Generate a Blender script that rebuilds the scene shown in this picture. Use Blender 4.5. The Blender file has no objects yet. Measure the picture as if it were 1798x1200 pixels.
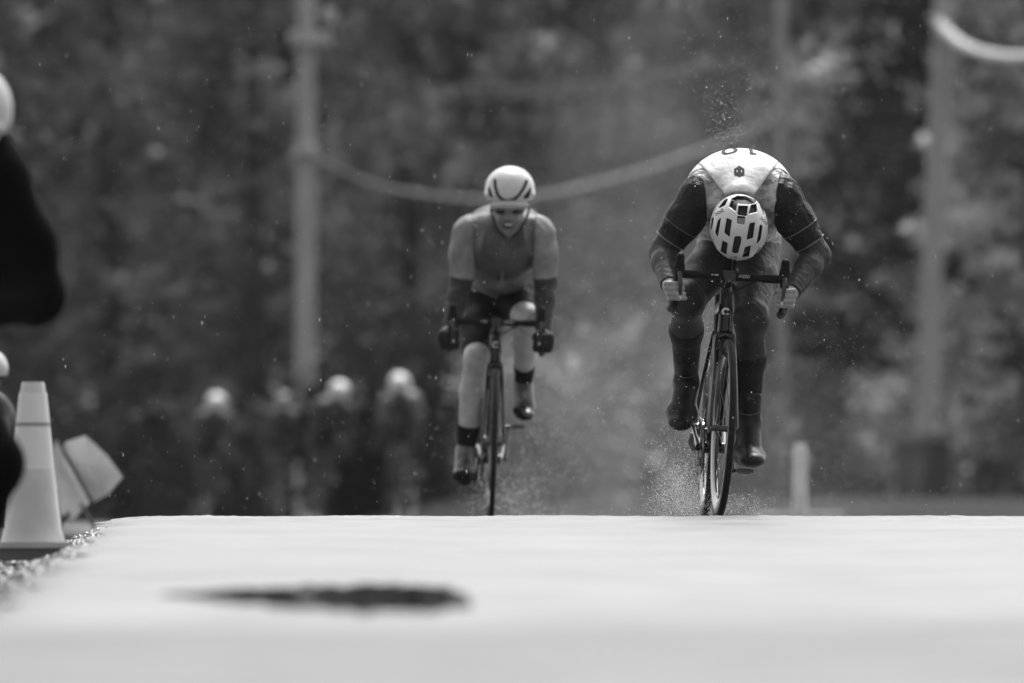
import bpy, bmesh, math, random
import numpy as np
from mathutils import Vector, Matrix
from mathutils.bvhtree import BVHTree

random.seed(7); RNG = np.random.default_rng(7)
SC = bpy.context.scene
COL = SC.collection

# ------------------------------------------------------------------ camera, world, sun, exposure
F = 300.0 / 36.0 * 1798.0        # focal length in photo pixels
PH, PC = 905.0, 899.0            # horizon row and centre column
ZC = 0.005                       # eye height above the crest of the road
YR, YL = 32.2, 38.3              # distance of the two front riders

cam = bpy.data.cameras.new('camera'); cam_o = bpy.data.objects.new('camera', cam); COL.objects.link(cam_o)
cam_o.location = (0, 0, ZC); cam_o.rotation_euler = (math.radians(90), 0, 0)
cam.lens = 300; cam.sensor_width = 36; cam.shift_y = (PH - 600) / 1798
cam.clip_start = 0.5; cam.clip_end = 3000
cam.dof.use_dof = True; cam.dof.focus_distance = YR + 0.08; cam.dof.aperture_fstop = 3.4
SC.camera = cam_o

W = bpy.data.worlds.new('World'); SC.world = W; W.use_nodes = True
nt = W.node_tree; nt.nodes.clear()
sky = nt.nodes.new('ShaderNodeTexSky'); sky.sky_type = 'NISHITA'; sky.sun_disc = False
sky.sun_elevation = math.radians(58); sky.sun_rotation = math.radians(12)
sky.air_density = 1.0; sky.dust_density = 3.0
bw = nt.nodes.new('ShaderNodeRGBToBW')            # black and white picture: the sky carries no hue
bg = nt.nodes.new('ShaderNodeBackground'); bg.inputs['Strength'].default_value = 0.115
wo = nt.nodes.new('ShaderNodeOutputWorld')
nt.links.new(sky.outputs[0], bw.inputs[0]); nt.links.new(bw.outputs[0], bg.inputs['Color']); nt.links.new(bg.outputs[0], wo.inputs[0])

sl = bpy.data.lights.new('sun', 'SUN'); sl.energy = 1.5; sl.angle = math.radians(14); sl.color = (1, 1, 1)
so = bpy.data.objects.new('sun', sl); COL.objects.link(so)
# from high behind the riders, a little from the right
so.rotation_euler = (math.radians(-32), 0, math.radians(-12))

SC.view_settings.view_transform = 'Standard'; SC.view_settings.look = 'None'
SC.view_settings.gamma = 1; SC.view_settings.use_curve_mapping = False
SC.view_settings.exposure = 1.3
SC.cycles.use_denoising = True
SC.cycles.max_bounces = 6; SC.cycles.transparent_max_bounces = 8

def P(px, py, Y):
    return np.array([(px - PC) / F * Y, Y, ZC + (PH - py) / F * Y])

# ------------------------------------------------------------------ materials (greyscale, procedural)
MATS = {}
def gm(name, v, rough=0.6, metal=0.0, spec=0.5, noise=None, bump=None, coat=0.0, rnoise=None, trans=0.0, rnd=0.0, stretch=None, emit=0):
    """grey principled material; noise=(scale, v_low, v_high), bump=(scale, strength, distance), rnoise=(scale, lo, hi)"""
    if name in MATS: return MATS[name]
    m = bpy.data.materials.new(name); m.use_nodes = True
    t = m.node_tree; b = t.nodes['Principled BSDF']
    b.inputs['Base Color'].default_value = (v, v, v, 1)
    b.inputs['Roughness'].default_value = rough; b.inputs['Metallic'].default_value = metal
    b.inputs['Specular IOR Level'].default_value = spec
    b.inputs['Coat Weight'].default_value = coat; b.inputs['Coat Roughness'].default_value = 0.08
    b.inputs['Transmission Weight'].default_value = trans
    if trans: b.inputs['IOR'].default_value = 1.33
    def coord():
        tc = t.nodes.new('ShaderNodeTexCoord'); s = tc.outputs['Object']
        if stretch:
            mp = t.nodes.new('ShaderNodeMapping'); mp.inputs['Scale'].default_value = stretch
            t.links.new(s, mp.inputs[0]); s = mp.outputs[0]
        return s
    def nz(scale, detail=5):
        n = t.nodes.new('ShaderNodeTexNoise'); n.inputs['Scale'].default_value = scale; n.inputs['Detail'].default_value = detail
        t.links.new(coord(), n.inputs['Vector']); return n.outputs['Fac']
    def ramp(src, lo, hi, a=0.35, c=0.65):
        r = t.nodes.new('ShaderNodeMapRange'); r.inputs[1].default_value = a; r.inputs[2].default_value = c
        r.inputs[3].default_value = lo; r.inputs[4].default_value = hi; t.links.new(src, r.inputs[0]); return r.outputs[0]
    out = None
    if noise: out = ramp(nz(noise[0]), noise[1], noise[2])
    if rnd:
        oi = t.nodes.new('ShaderNodeObjectInfo')
        r = t.nodes.new('ShaderNodeMapRange'); r.inputs[3].default_value = 1 - rnd; r.inputs[4].default_value = 1 + rnd
        t.links.new(oi.outputs['Random'], r.inputs[0])
        mu = t.nodes.new('ShaderNodeMath'); mu.operation = 'MULTIPLY'
        if out: t.links.new(out, mu.inputs[0])
        else: mu.inputs[0].default_value = v
        t.links.new(r.outputs[0], mu.inputs[1]); out = mu.outputs[0]
    if out:
        t.links.new(out, b.inputs['Base Color'])
    if rnoise: t.links.new(ramp(nz(rnoise[0], 3), rnoise[1], rnoise[2]), b.inputs['Roughness'])
    if bump:
        bp = t.nodes.new('ShaderNodeBump'); bp.inputs['Strength'].default_value = bump[1]; bp.inputs['Distance'].default_value = bump[2]
        t.links.new(nz(bump[0]), bp.inputs['Height']); t.links.new(bp.outputs[0], b.inputs['Normal'])
    MATS[name] = m
    return m

# ------------------------------------------------------------------ mesh helpers
def np_mesh(name, V, Fq, mat, smooth=True):
    """V (n,3), Fq (m,3|4) -> mesh"""
    V = np.asarray(V, np.float32); Fq = np.asarray(Fq, np.int32)
    me = bpy.data.meshes.new(name); k = Fq.shape[1]
    me.vertices.add(len(V)); me.vertices.foreach_set('co', V.ravel())
    me.loops.add(Fq.size); me.loops.foreach_set('vertex_index', Fq.ravel())
    me.polygons.add(len(Fq)); me.polygons.foreach_set('loop_start', np.arange(0, Fq.size, k, dtype=np.int32))
    me.polygons.foreach_set('loop_total', np.full(len(Fq), k, np.int32))
    if smooth: me.polygons.foreach_set('use_smooth', np.ones(len(Fq), bool))
    me.update(calc_edges=True)
    if mat: me.materials.append(mat)
    return me

def link(name, me, parent=None):
    o = bpy.data.objects.new(name, me); COL.objects.link(o)
    if parent: o.parent = parent
    return o

def empty(name, loc, label, cat, group=None):
    o = bpy.data.objects.new(name, None); COL.objects.link(o); o.location = [float(c) for c in loc]
    o.empty_display_size = 0.1
    tag(o, label, cat, group); return o

def tag(o, label=None, cat=None, group=None, kind=None):
    if label: o['label'] = label
    if cat: o['category'] = cat
    if group: o['group'] = group
    if kind: o['kind'] = kind
    return o

def copy_tree(o, parent=None):
    c = o.copy(); COL.objects.link(c); c.parent = parent
    for ch in list(o.children): copy_tree(ch, c)
    return c

class MB:
    """collects simple shapes into one mesh"""
    def __init__(s): s.v = []; s.f = []
    def add(s, V, Fs):
        n = len(s.v); s.v += [tuple(float(a) for a in p) for p in V]; s.f += [tuple(i + n for i in f) for f in Fs]; return s
    def box(s, c, h, R=None):
        V = [Vector((x * h[0], y * h[1], z * h[2])) for x in (-1, 1) for y in (-1, 1) for z in (-1, 1)]
        if R is not None: V = [R @ p for p in V]
        V = [p + Vector(c) for p in V]
        return s.add(V, [(0, 1, 3, 2), (4, 6, 7, 5), (0, 4, 5, 1), (2, 3, 7, 6), (0, 2, 6, 4), (1, 5, 7, 3)])
    def tube(s, pts, rad, seg=10, flat=None, caps=True):
        """swept circle; flat=(dir, factor) squeezes along dir"""
        pts = [Vector([float(a) for a in p]) for p in pts]; n = len(pts)
        rad = [rad] * n if np.isscalar(rad) else rad
        T = [(pts[min(i + 1, n - 1)] - pts[max(i - 1, 0)]).normalized() for i in range(n)]
        u = T[0].orthogonal().normalized(); V = []
        for i in range(n):
            u = (u - T[i] * u.dot(T[i])).normalized(); w = T[i].cross(u)
            for k in range(seg):
                a = 2 * math.pi * k / seg; d = (u * math.cos(a) + w * math.sin(a)) * rad[i]
                if flat:
                    fd = Vector(flat[0]); d = d + fd * (d.dot(fd) * (flat[1] - 1))
                V.append(pts[i] + d)
        Fs = [(i * seg + k, i * seg + (k + 1) % seg, (i + 1) * seg + (k + 1) % seg, (i + 1) * seg + k) for i in range(n - 1) for k in range(seg)]
        if caps: Fs += [tuple(range(seg))[::-1], tuple((n - 1) * seg + k for k in range(seg))]
        return s.add(V, Fs)
    def lathe_x(s, prof, seg=48, closed=True, c=(0, 0, 0)):
        """prof: list of (x, r) revolved about the x axis"""
        V = []; m = len(prof)
        for k in range(seg):
            a = 2 * math.pi * k / seg
            V += [(c[0] + x, c[1] + r * math.cos(a), c[2] + r * math.sin(a)) for x, r in prof]
        Fs = []
        for k in range(seg):
            k2 = (k + 1) % seg
            for j in range(m if closed else m - 1):
                j2 = (j + 1) % m
                Fs.append((k * m + j, k * m + j2, k2 * m + j2, k2 * m + j))
        return s.add(V, Fs)
    def lathe_z(s, prof, seg=32, c=(0, 0, 0)):
        V = []; m = len(prof)
        for k in range(seg):
            a = 2 * math.pi * k / seg
            V += [(c[0] + r * math.cos(a), c[1] + r * math.sin(a), c[2] + z) for r, z in prof]
        Fs = [(k * m + j, ((k + 1) % seg) * m + j, ((k + 1) % seg) * m + j + 1, k * m + j + 1) for k in range(seg) for j in range(m - 1)]
        return s.add(V, Fs)
    def xf(s, fn): s.v = [tuple(fn(Vector(p))) for p in s.v]; return s
    def mesh(s, name, mat, smooth=True, angle=40):
        me = bpy.data.meshes.new(name); me.from_pydata(s.v, [], s.f)
        if mat: me.materials.append(mat)
        bm = bmesh.new(); bm.from_mesh(me); bmesh.ops.recalc_face_normals(bm, faces=bm.faces); bm.to_mesh(me); bm.free()
        if smooth:
            for p in me.polygons: p.use_smooth = True
            try: me.set_sharp_from_angle(angle=math.radians(angle))
            except Exception: pass
        me.update(); return me
    def build(s, name, mat, parent=None, smooth=True): return link(name, s.mesh(name, mat, smooth), parent)

def catmull(pts, n=6):
    pts = [np.array(p, float) for p in pts]; out = []
    for i in range(len(pts) - 1):
        p0, p1, p2, p3 = pts[max(i - 1, 0)], pts[i], pts[i + 1], pts[min(i + 2, len(pts) - 1)]
        for k in range(n):
            t = k / n
            out.append(0.5 * ((2 * p1) + (-p0 + p2) * t + (2 * p0 - 5 * p1 + 4 * p2 - p3) * t * t + (-p0 + 3 * p1 - 3 * p2 + p3) * t ** 3))
    out.append(pts[-1]); return out

# ------------------------------------------------------------------ implicit surfaces (bodies, clothes, helmets)
def C(a, b, ra, rb, flat=None): return ('c', np.array(a, float), np.array(b, float), ra, rb, flat)
def E(c, r, R=None): return ('e', np.array(c, float), np.array(r, float), R)

def prim_bbox(p):
    if p[0] == 'c':
        r = max(p[3], p[4]) * (1.0 if not p[5] else max(1.0, p[5][1]))
        return np.minimum(p[1], p[2]) - r, np.maximum(p[1], p[2]) + r
    r = max(p[2]) if p[3] is not None else p[2]
    return p[1] - r, p[1] + r

def prim_val(p, X, Y, Z):
    if p[0] == 'c':
        a, b, ra, rb, fl = p[1:]
        d = [X - a[0], Y - a[1], Z - a[2]]; ba = b - a
        if fl:
            n = np.array(fl[0], float); n /= np.linalg.norm(n); q = 1 / fl[1] - 1
            dn = d[0] * n[0] + d[1] * n[1] + d[2] * n[2]
            d = [d[i] + n[i] * q * dn for i in range(3)]; ba = ba + n * q * ba.dot(n)
        t = np.clip((d[0] * ba[0] + d[1] * ba[1] + d[2] * ba[2]) / max(ba.dot(ba), 1e-9), 0, 1)
        return np.sqrt((d[0] - t * ba[0]) ** 2 + (d[1] - t * ba[1]) ** 2 + (d[2] - t * ba[2]) ** 2) - (ra + (rb - ra) * t)
    c, r, R = p[1:]
    d = [X - c[0], Y - c[1], Z - c[2]]
    if R is not None:
        R = np.array(R); d = [R[0, i] * d[0] + R[1, i] * d[1] + R[2, i] * d[2] for i in range(3)]
    k0 = np.sqrt((d[0] / r[0]) ** 2 + (d[1] / r[1]) ** 2 + (d[2] / r[2]) ** 2)
    k1 = np.sqrt((d[0] / r[0] ** 2) ** 2 + (d[1] / r[1] ** 2) ** 2 + (d[2] / r[2] ** 2) ** 2)
    return k0 * (k0 - 1) / np.maximum(k1, 1e-6)

def field(prims, res, inflate=0.0, k=0.03, cuts=(), post=None):
    bb = [prim_bbox(p) for p in prims]; m = inflate + k + 3 * res
    lo = np.min([b[0] for b in bb], 0) - m; hi = np.max([b[1] for b in bb], 0) + m
    n = np.ceil((hi - lo) / res).astype(int) + 1
    ax = [(lo[i] + res * np.arange(n[i])).astype(np.float32) for i in range(3)]
    Vv = np.full(n, 0.5, np.float32)
    for p, b in zip(prims, bb):
        i0 = np.maximum(((b[0] - m - lo) / res).astype(int), 0); i1 = np.minimum(((b[1] + m - lo) / res).astype(int) + 2, n)
        sl_ = tuple(slice(i0[i], i1[i]) for i in range(3))
        X = ax[0][sl_[0]][:, None, None]; Y = ax[1][sl_[1]][None, :, None]; Z = ax[2][sl_[2]][None, None, :]
        v = prim_val(p, X, Y, Z).astype(np.float32) - inflate
        o = Vv[sl_]; h = np.maximum(k - np.abs(o - v), 0) / k
        Vv[sl_] = np.minimum(o, v) - h * h * k * 0.25
    X = ax[0][:, None, None]; Y = ax[1][None, :, None]; Z = ax[2][None, None, :]
    for p0, nn in cuts:
        nn = np.array(nn, float); nn /= np.linalg.norm(nn)
        Vv = np.maximum(Vv, (X - p0[0]) * nn[0] + (Y - p0[1]) * nn[1] + (Z - p0[2]) * nn[2]).astype(np.float32)
    if post: Vv = post(Vv, X, Y, Z).astype(np.float32)
    return Vv, lo, res

def surface_nets(Vv, lo, res):
    ins = Vv < 0; nx, ny, nz = Vv.shape
    cnt = np.zeros((nx - 1, ny - 1, nz - 1), np.int8)
    offs = [(i, j, k) for i in (0, 1) for j in (0, 1) for k in (0, 1)]
    for i, j, k in offs: cnt += ins[i:nx - 1 + i, j:ny - 1 + j, k:nz - 1 + k]
    act = np.argwhere((cnt > 0) & (cnt < 8)); del cnt
    idx = np.full((nx - 1, ny - 1, nz - 1), -1, np.int32); idx[act[:, 0], act[:, 1], act[:, 2]] = np.arange(len(act))
    cv = {o: Vv[act[:, 0] + o[0], act[:, 1] + o[1], act[:, 2] + o[2]] for o in offs}
    acc = np.zeros((len(act), 3)); num = np.zeros(len(act))
    for a in offs:
        for d in range(3):
            if a[d] == 0:
                b = list(a); b[d] = 1; b = tuple(b); va, vb = cv[a], cv[b]
                cr = (va < 0) != (vb < 0)
                t = np.where(cr, va / np.where(cr, va - vb, 1), 0)
                pos = np.tile(np.array(a, float), (len(act), 1)); pos[:, d] = t
                acc += pos * cr[:, None]; num += cr
    V = lo + (act + acc / num[:, None]) * res
    faces = []
    for d in range(3):
        e1, e2 = (d + 1) % 3, (d + 2) % 3
        A = np.moveaxis(ins, d, 0); c = A[:-1] != A[1:]
        c = np.moveaxis(c, 0, d)
        q = np.argwhere(c); q = q[(q[:, e1] > 0) & (q[:, e2] > 0) & (q[:, e1] < Vv.shape[e1] - 1) & (q[:, e2] < Vv.shape[e2] - 1)]
        def at(o1, o2):
            w = q.copy(); w[:, e1] -= o1; w[:, e2] -= o2; return idx[w[:, 0], w[:, 1], w[:, 2]]
        f = np.stack([at(1, 1), at(0, 1), at(0, 0), at(1, 0)], 1)
        flip = ~ins[q[:, 0], q[:, 1], q[:, 2]]
        f[flip] = f[flip][:, ::-1]; faces.append(f)
    return V, np.concatenate(faces)

def sdf_part(name, prims, mat, parent, root, res=0.006, inflate=0.0, k=0.03, cuts=(), post=None, wrinkle=None):
    V, Fq = surface_nets(*field(prims, res, inflate, k, cuts, post))
    if wrinkle:      # cloth folds: small low-frequency displacement along x / z
        amp, s = wrinkle
        d = amp * (np.sin(V[:, 2] * s + 1.7 * np.sin(V[:, 0] * s * .55 + V[:, 1] * s * .3)) * np.sin(V[:, 0] * s * .6 + V[:, 1] * s * .8 + 1.3))
        V = V + d[:, None] * np.array([0.3, -0.7, 0.6])
    o = link(name, np_mesh(name, V - np.array(root), Fq, mat), parent)
    o_vf[o.name] = (V, Fq)
    return o
o_vf = {}

def bvh_of(*os):
    V = np.concatenate([o_vf[o.name][0] for o in os]); n0 = np.cumsum([0] + [len(o_vf[o.name][0]) for o in os])
    Fq = np.concatenate([o_vf[o.name][1] + k for o, k in zip(os, n0)])
    return BVHTree.FromPolygons([tuple(v) for v in V], [tuple(int(i) for i in f) for f in Fq])

def decal(name, V2, F2, tree, org, ux, uy, ray, mat, parent, root, off=0.0012):
    """flat 2-d print laid onto a surface by ray casting"""
    out = []
    for u, v in V2:
        p = Vector(org) + Vector(ux) * u + Vector(uy) * v
        hit, nrm, _, _ = tree.ray_cast(p, Vector(ray))
        if hit is None: hit, nrm, _, _ = tree.find_nearest(p)
        if nrm.dot(Vector(ray)) > 0: nrm = -nrm
        out.append(tuple(hit + nrm * off - Vector([float(c) for c in root])))
    me = bpy.data.meshes.new(name); me.from_pydata(out, [], F2); me.materials.append(mat)
    return link(name, me, parent)

def text2d(body, size):
    cu = bpy.data.curves.new('t', 'FONT'); cu.body = body; cu.size = size; cu.align_x = 'CENTER'; cu.align_y = 'CENTER'; cu.resolution_u = 4
    cu.offset = size * 0.012
    o = bpy.data.objects.new('t', cu); COL.objects.link(o)
    me = bpy.data.meshes.new_from_object(o.evaluated_get(bpy.context.evaluated_depsgraph_get()))
    bm = bmesh.new(); bm.from_mesh(me); bmesh.ops.triangulate(bm, faces=bm.faces)
    bmesh.ops.subdivide_edges(bm, edges=[e for e in bm.edges if e.calc_length() > size * .18], cuts=2)
    bmesh.ops.triangulate(bm, faces=bm.faces)
    V = [(v.co.x, v.co.y) for v in bm.verts]; bm.verts.index_update(); Fs = [tuple(v.index for v in f.verts) for f in bm.faces]
    bm.free(); bpy.data.objects.remove(o); return V, Fs

def grid2d(poly, n=10):
    """fills a convex polygon with a fan of rings"""
    poly = np.array(poly, float); c = poly.mean(0); V = [tuple(c)]; Fs = []; m = len(poly)
    for r in range(1, n + 1): V += [tuple(c + (p - c) * r / n) for p in poly]
    for j in range(m): Fs.append((0, 1 + j, 1 + (j + 1) % m))
    for r in range(n - 1):
        for j in range(m):
            a = 1 + r * m; b = a + m; Fs.append((a + j, b + j, b + (j + 1) % m, a + (j + 1) % m))
    return V, Fs

# ------------------------------------------------------------------ the setting: road and ground
def zr(Y):
    Y = np.asarray(Y, float)
    near = -0.0125 * (31.4 - Y); far = -np.minimum(0.0006 * (Y - 31.4), 0.006) - 0.14 * np.clip((Y - 39) / 33, 0, 1) ** 2 * (3 - 2 * np.clip((Y - 39) / 33, 0, 1))
    return np.where(Y < 31.4, near, far)
def xl(Y):
    Y = np.asarray(Y, float); d = Y - 32
    return -1.46 - 0.0285 * d - np.where(d > 0, 0.0005 * d * d, 0)
def xr(Y): return xl(Y) + 4.15

def sstep(a, b, x): t = np.clip((x - a) / (b - a), 0, 1); return t * t * (3 - 2 * t)

m_road = gm('wet_asphalt', 0.12, rough=0.4, spec=0.6, noise=(9, 0.06, 0.16), rnoise=(1.3, 0.39, 0.56), bump=(110, 0.5, 0.005), stretch=(.35, .8, 1))
t = m_road.node_tree; b_ = t.nodes['Principled BSDF']
tc_ = t.nodes.new('ShaderNodeTexCoord'); sx_ = t.nodes.new('ShaderNodeSeparateXYZ'); t.links.new(tc_.outputs['Object'], sx_.inputs[0])
nz_ = t.nodes.new('ShaderNodeTexNoise'); nz_.inputs['Scale'].default_value = .8; t.links.new(tc_.outputs['Object'], nz_.inputs['Vector'])
ad_ = t.nodes.new('ShaderNodeMath'); ad_.operation = 'MULTIPLY_ADD'; ad_.inputs[1].default_value = 3.0; t.links.new(nz_.outputs[0], ad_.inputs[0]); t.links.new(sx_.outputs[1], ad_.inputs[2])
ax_ = t.nodes.new('ShaderNodeMath'); ax_.operation = 'MULTIPLY_ADD'; ax_.inputs[1].default_value = -.5; t.links.new(sx_.outputs[0], ax_.inputs[0]); t.links.new(ad_.outputs[0], ax_.inputs[2])
mr_ = t.nodes.new('ShaderNodeMapRange'); mr_.interpolation_type = 'SMOOTHSTEP'
for i_, v_ in ((1, 16.4), (2, 18.6), (3, .22), (4, .62)): mr_.inputs[i_].default_value = v_
t.links.new(ax_.outputs[0], mr_.inputs[0]); t.links.new(mr_.outputs[0], b_.inputs['Specular IOR Level'])
ys = np.concatenate([np.linspace(2, 28, 60), np.linspace(28.1, 33.4, 130), np.linspace(33.6, 126, 90)])
us = np.linspace(0, 1, 90)
gY, gU = np.meshgrid(ys, us, indexing='ij')
gX = xl(gY) + (xr(gY) - xl(gY)) * gU
rag = 0.03 * np.sin(gY * 7.1) + 0.022 * np.sin(gY * 17.3 + 1) + 0.02 * RNG.standard_normal(len(ys))[:, None]
gX[:, 0] += rag[:, 0]; gX[:, 1] += rag[:, 0] * .6
near = np.exp(-((gY - 31.4) / 1.2) ** 2)
gZ = zr(gY) + near * (0.0016 * np.sin(gX * 9 + gY) + 0.0022 * RNG.standard_normal(gX.shape)) - 0.004 * (gU - 0.5) ** 2
gZ -= 0.012 * np.exp(-gU * 4.15 / 0.035)
nY, nU = gX.shape
V = np.stack([gX, gY, gZ], -1).reshape(-1, 3)
ii = (np.arange(nY - 1)[:, None] * nU + np.arange(nU - 1)[None, :]).ravel()
FQ = np.stack([ii, ii + 1, ii + nU + 1, ii + nU], 1)
road = link('road', np_mesh('road', V, FQ, m_road)); tag(road, kind='structure')

m_ground = gm('verge_soil', 0.04, rough=0.9, spec=0.1, noise=(1.3, 0.010, 0.035), bump=(30, 0.6, 0.03))
gy = np.concatenate([np.linspace(1, 40, 120), np.linspace(41, 130, 60), np.linspace(133, 330, 50), [500, 900, 1600]])
gx = np.concatenate([[-900, -300, -120, -60], np.linspace(-30, -4, 20), np.linspace(-3.8, 4.5, 90), np.linspace(5, 30, 20), [60, 120, 300, 900]])
GX, GY = np.meshgrid(gx, gy, indexing='ij')
dl, dr = xl(GY) - GX, GX - xr(GY); dd = np.maximum(dl, dr)
GZ = np.where(dd < 0, zr(GY) - 0.07, zr(GY) - 0.05 - 0.08 * sstep(0.0, 0.3, dd))
GZ += np.where(dd > 0, 0.012 * np.sin(GX * 5.3 + GY * 2.1) * np.sin(GY * 3.7 - GX), 0)
GZ += 1.0 * sstep(128, 160, GY) * (1 + 0.3 * np.sin(GX * .35)) + 6 * sstep(170, 330, GY)
GZ += 0.5 * sstep(1.2, 6, dr) * sstep(60, 110, GY) * (GY < 2000)
n1 = GX.shape[1]; ii = (np.arange(GX.shape[0] - 1)[:, None] * n1 + np.arange(n1 - 1)[None, :]).ravel()
ground = link('ground', np_mesh('ground', np.stack([GX, GY, GZ], -1).reshape(-1, 3), np.stack([ii, ii + n1, ii + n1 + 1, ii + 1], 1), m_ground)); tag(ground, kind='structure')
def gz(x, y):
    d = max(float(xl(y)) - x, x - float(xr(y)))
    z = float(zr(y)) - (0.07 if d < 0 else 0.05 + 0.08 * float(sstep(0, .3, d)))
    return z + 1.0 * float(sstep(128, 160, y)) * (1 + 0.3 * math.sin(x * .35)) + 6 * float(sstep(170, 330, y)) + 0.5 * float(sstep(1.2, 6, x - float(xr(y)))) * float(sstep(60, 110, y))

# puddle in a worn hollow of the road, dark water
m_water = gm('puddle_water', 0.006, rough=0.05, spec=0.1)
N = 48; pud = []
for k in range(N):       # ragged lens, blunt on the right, drawn out to a tail on the left
    up_ = k < N // 2; t_ = (k + .5) / (N // 2) if up_ else (N - k - .5) / (N // 2)
    x = -.33 + .60 * t_; w_ = 1.5 * (t_ ** 1.1 * (1 - t_) ** .42) / .5
    w_ *= 1 + .16 * math.sin(k * 2.7) + .10 * math.sin(k * 5.1 + 1)
    pud.append((x, (w_ if up_ else -w_ * .8) - .9 * x))
pc = np.array([(578 - PC) / F * 17.85, 17.85])
Vp = []; Fp = []
rings = 4
for r in range(1, rings + 1):
    for x, y in pud:
        X_, Y_ = pc[0] + x * r / rings, pc[1] + y * r / rings
        Vp.append((X_, Y_, float(zr(Y_)) + 0.004 + 0.001))
for r in range(rings - 1):
    for j in range(N):
        Fp.append((r * N + j, (r + 1) * N + j, (r + 1) * N + (j + 1) % N, r * N + (j + 1) % N))
Fp.append(tuple(range(N)))
me = bpy.data.meshes.new('puddle'); me.from_pydata(Vp, [], Fp); me.materials.append(m_water)
pu = link('puddle', me); tag(pu, kind='structure')
# worn, damp margin round the water
Vd = []; Fd = []
for r_i in (.97, 1.05, 1.13):
    for k, (x, y) in enumerate(pud):
        f_ = r_i + (.05 * math.sin(k * 1.9) if r_i > 1 else 0); X_, Y_ = pc[0] + x * f_, pc[1] + y * f_; Vd.append((X_, Y_, float(zr(Y_)) + .003))
for q in range(2):
    for j_ in range(N): Fd.append((q * N + j_, (q + 1) * N + j_, (q + 1) * N + (j_ + 1) % N, q * N + (j_ + 1) % N))
me = bpy.data.meshes.new('damp_margin'); me.from_pydata(Vd, [], Fd); me.materials.append(gm('damp_asphalt', .05, rough=.9, spec=.0, noise=(6, .03, .10)))
dm_ = link('damp_margin', me); tag(dm_, kind='structure')

# gravel verge on the left of the road
def stones(name, pts, sizes, mat, seed=1):
    bm = bmesh.new(); bmesh.ops.create_icosphere(bm, subdivisions=1, radius=1)
    bv = np.array([v.co[:] for v in bm.verts]); bf = np.array([[v.index for v in f.verts] for f in bm.faces]); bm.free()
    r = np.random.default_rng(seed); n = len(pts)
    sc = sizes[:, None, None] * r.uniform(.6, 1.25, (n, 1, 3)) * np.array([1, 1, .7])
    jit = 1 + .22 * r.standard_normal((n, len(bv), 1))
    a = r.uniform(0, 6.28, n); R = np.zeros((n, 3, 3)); R[:, 0, 0] = np.cos(a); R[:, 0, 1] = -np.sin(a); R[:, 1, 0] = np.sin(a); R[:, 1, 1] = np.cos(a); R[:, 2, 2] = 1
    V = np.einsum('nij,nkj->nki', R, bv[None] * sc * jit) + pts[:, None, :]
    Fs = (bf[None] + (np.arange(n) * len(bv))[:, None, None]).reshape(-1, 3)
    return link(name, np_mesh(name, V.reshape(-1, 3), Fs, mat, smooth=False))
m_grav = gm('wet_gravel', 0.16, rough=0.4, spec=0.6, noise=(9, 0.012, 0.13), bump=(120, 0.4, 0.004))
n = 5200
gyv = 13 + 21.5 * RNG.random(n) ** 0.75; off = np.abs(RNG.standard_normal(n)) * 0.33
gxv = xl(gyv) + 0.04 - off
gpts = np.stack([gxv, gyv, np.array([gz(a, b) for a, b in zip(gxv, gyv)]) + 0.006], 1)
tag(stones('gravel', gpts, RNG.uniform(.006, .022, n), m_grav), 'loose wet gravel along the left edge of the road', 'gravel', kind='stuff')

# ------------------------------------------------------------------ bicycles
m_carbon = gm('black_gloss_frame', 0.012, rough=0.25, spec=0.4, coat=0.2)
m_rim = gm('carbon_rim', 0.02, rough=0.18, spec=0.6, coat=0.4)
m_tyre = gm('tyre_rubber', 0.018, rough=0.6, spec=0.15, noise=(60, .006, .02))
m_tape = gm('bar_tape', 0.010, rough=0.6, spec=.15, bump=(180, .3, .002))
m_steel = gm('wet_steel', 0.3, rough=0.25, metal=1)
m_dsteel = gm('dark_steel', 0.10, rough=0.35, metal=1)
m_white = gm('white_print', 0.7, rough=0.5)
m_silver = gm('silver_print', 0.45, rough=0.4)

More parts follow.
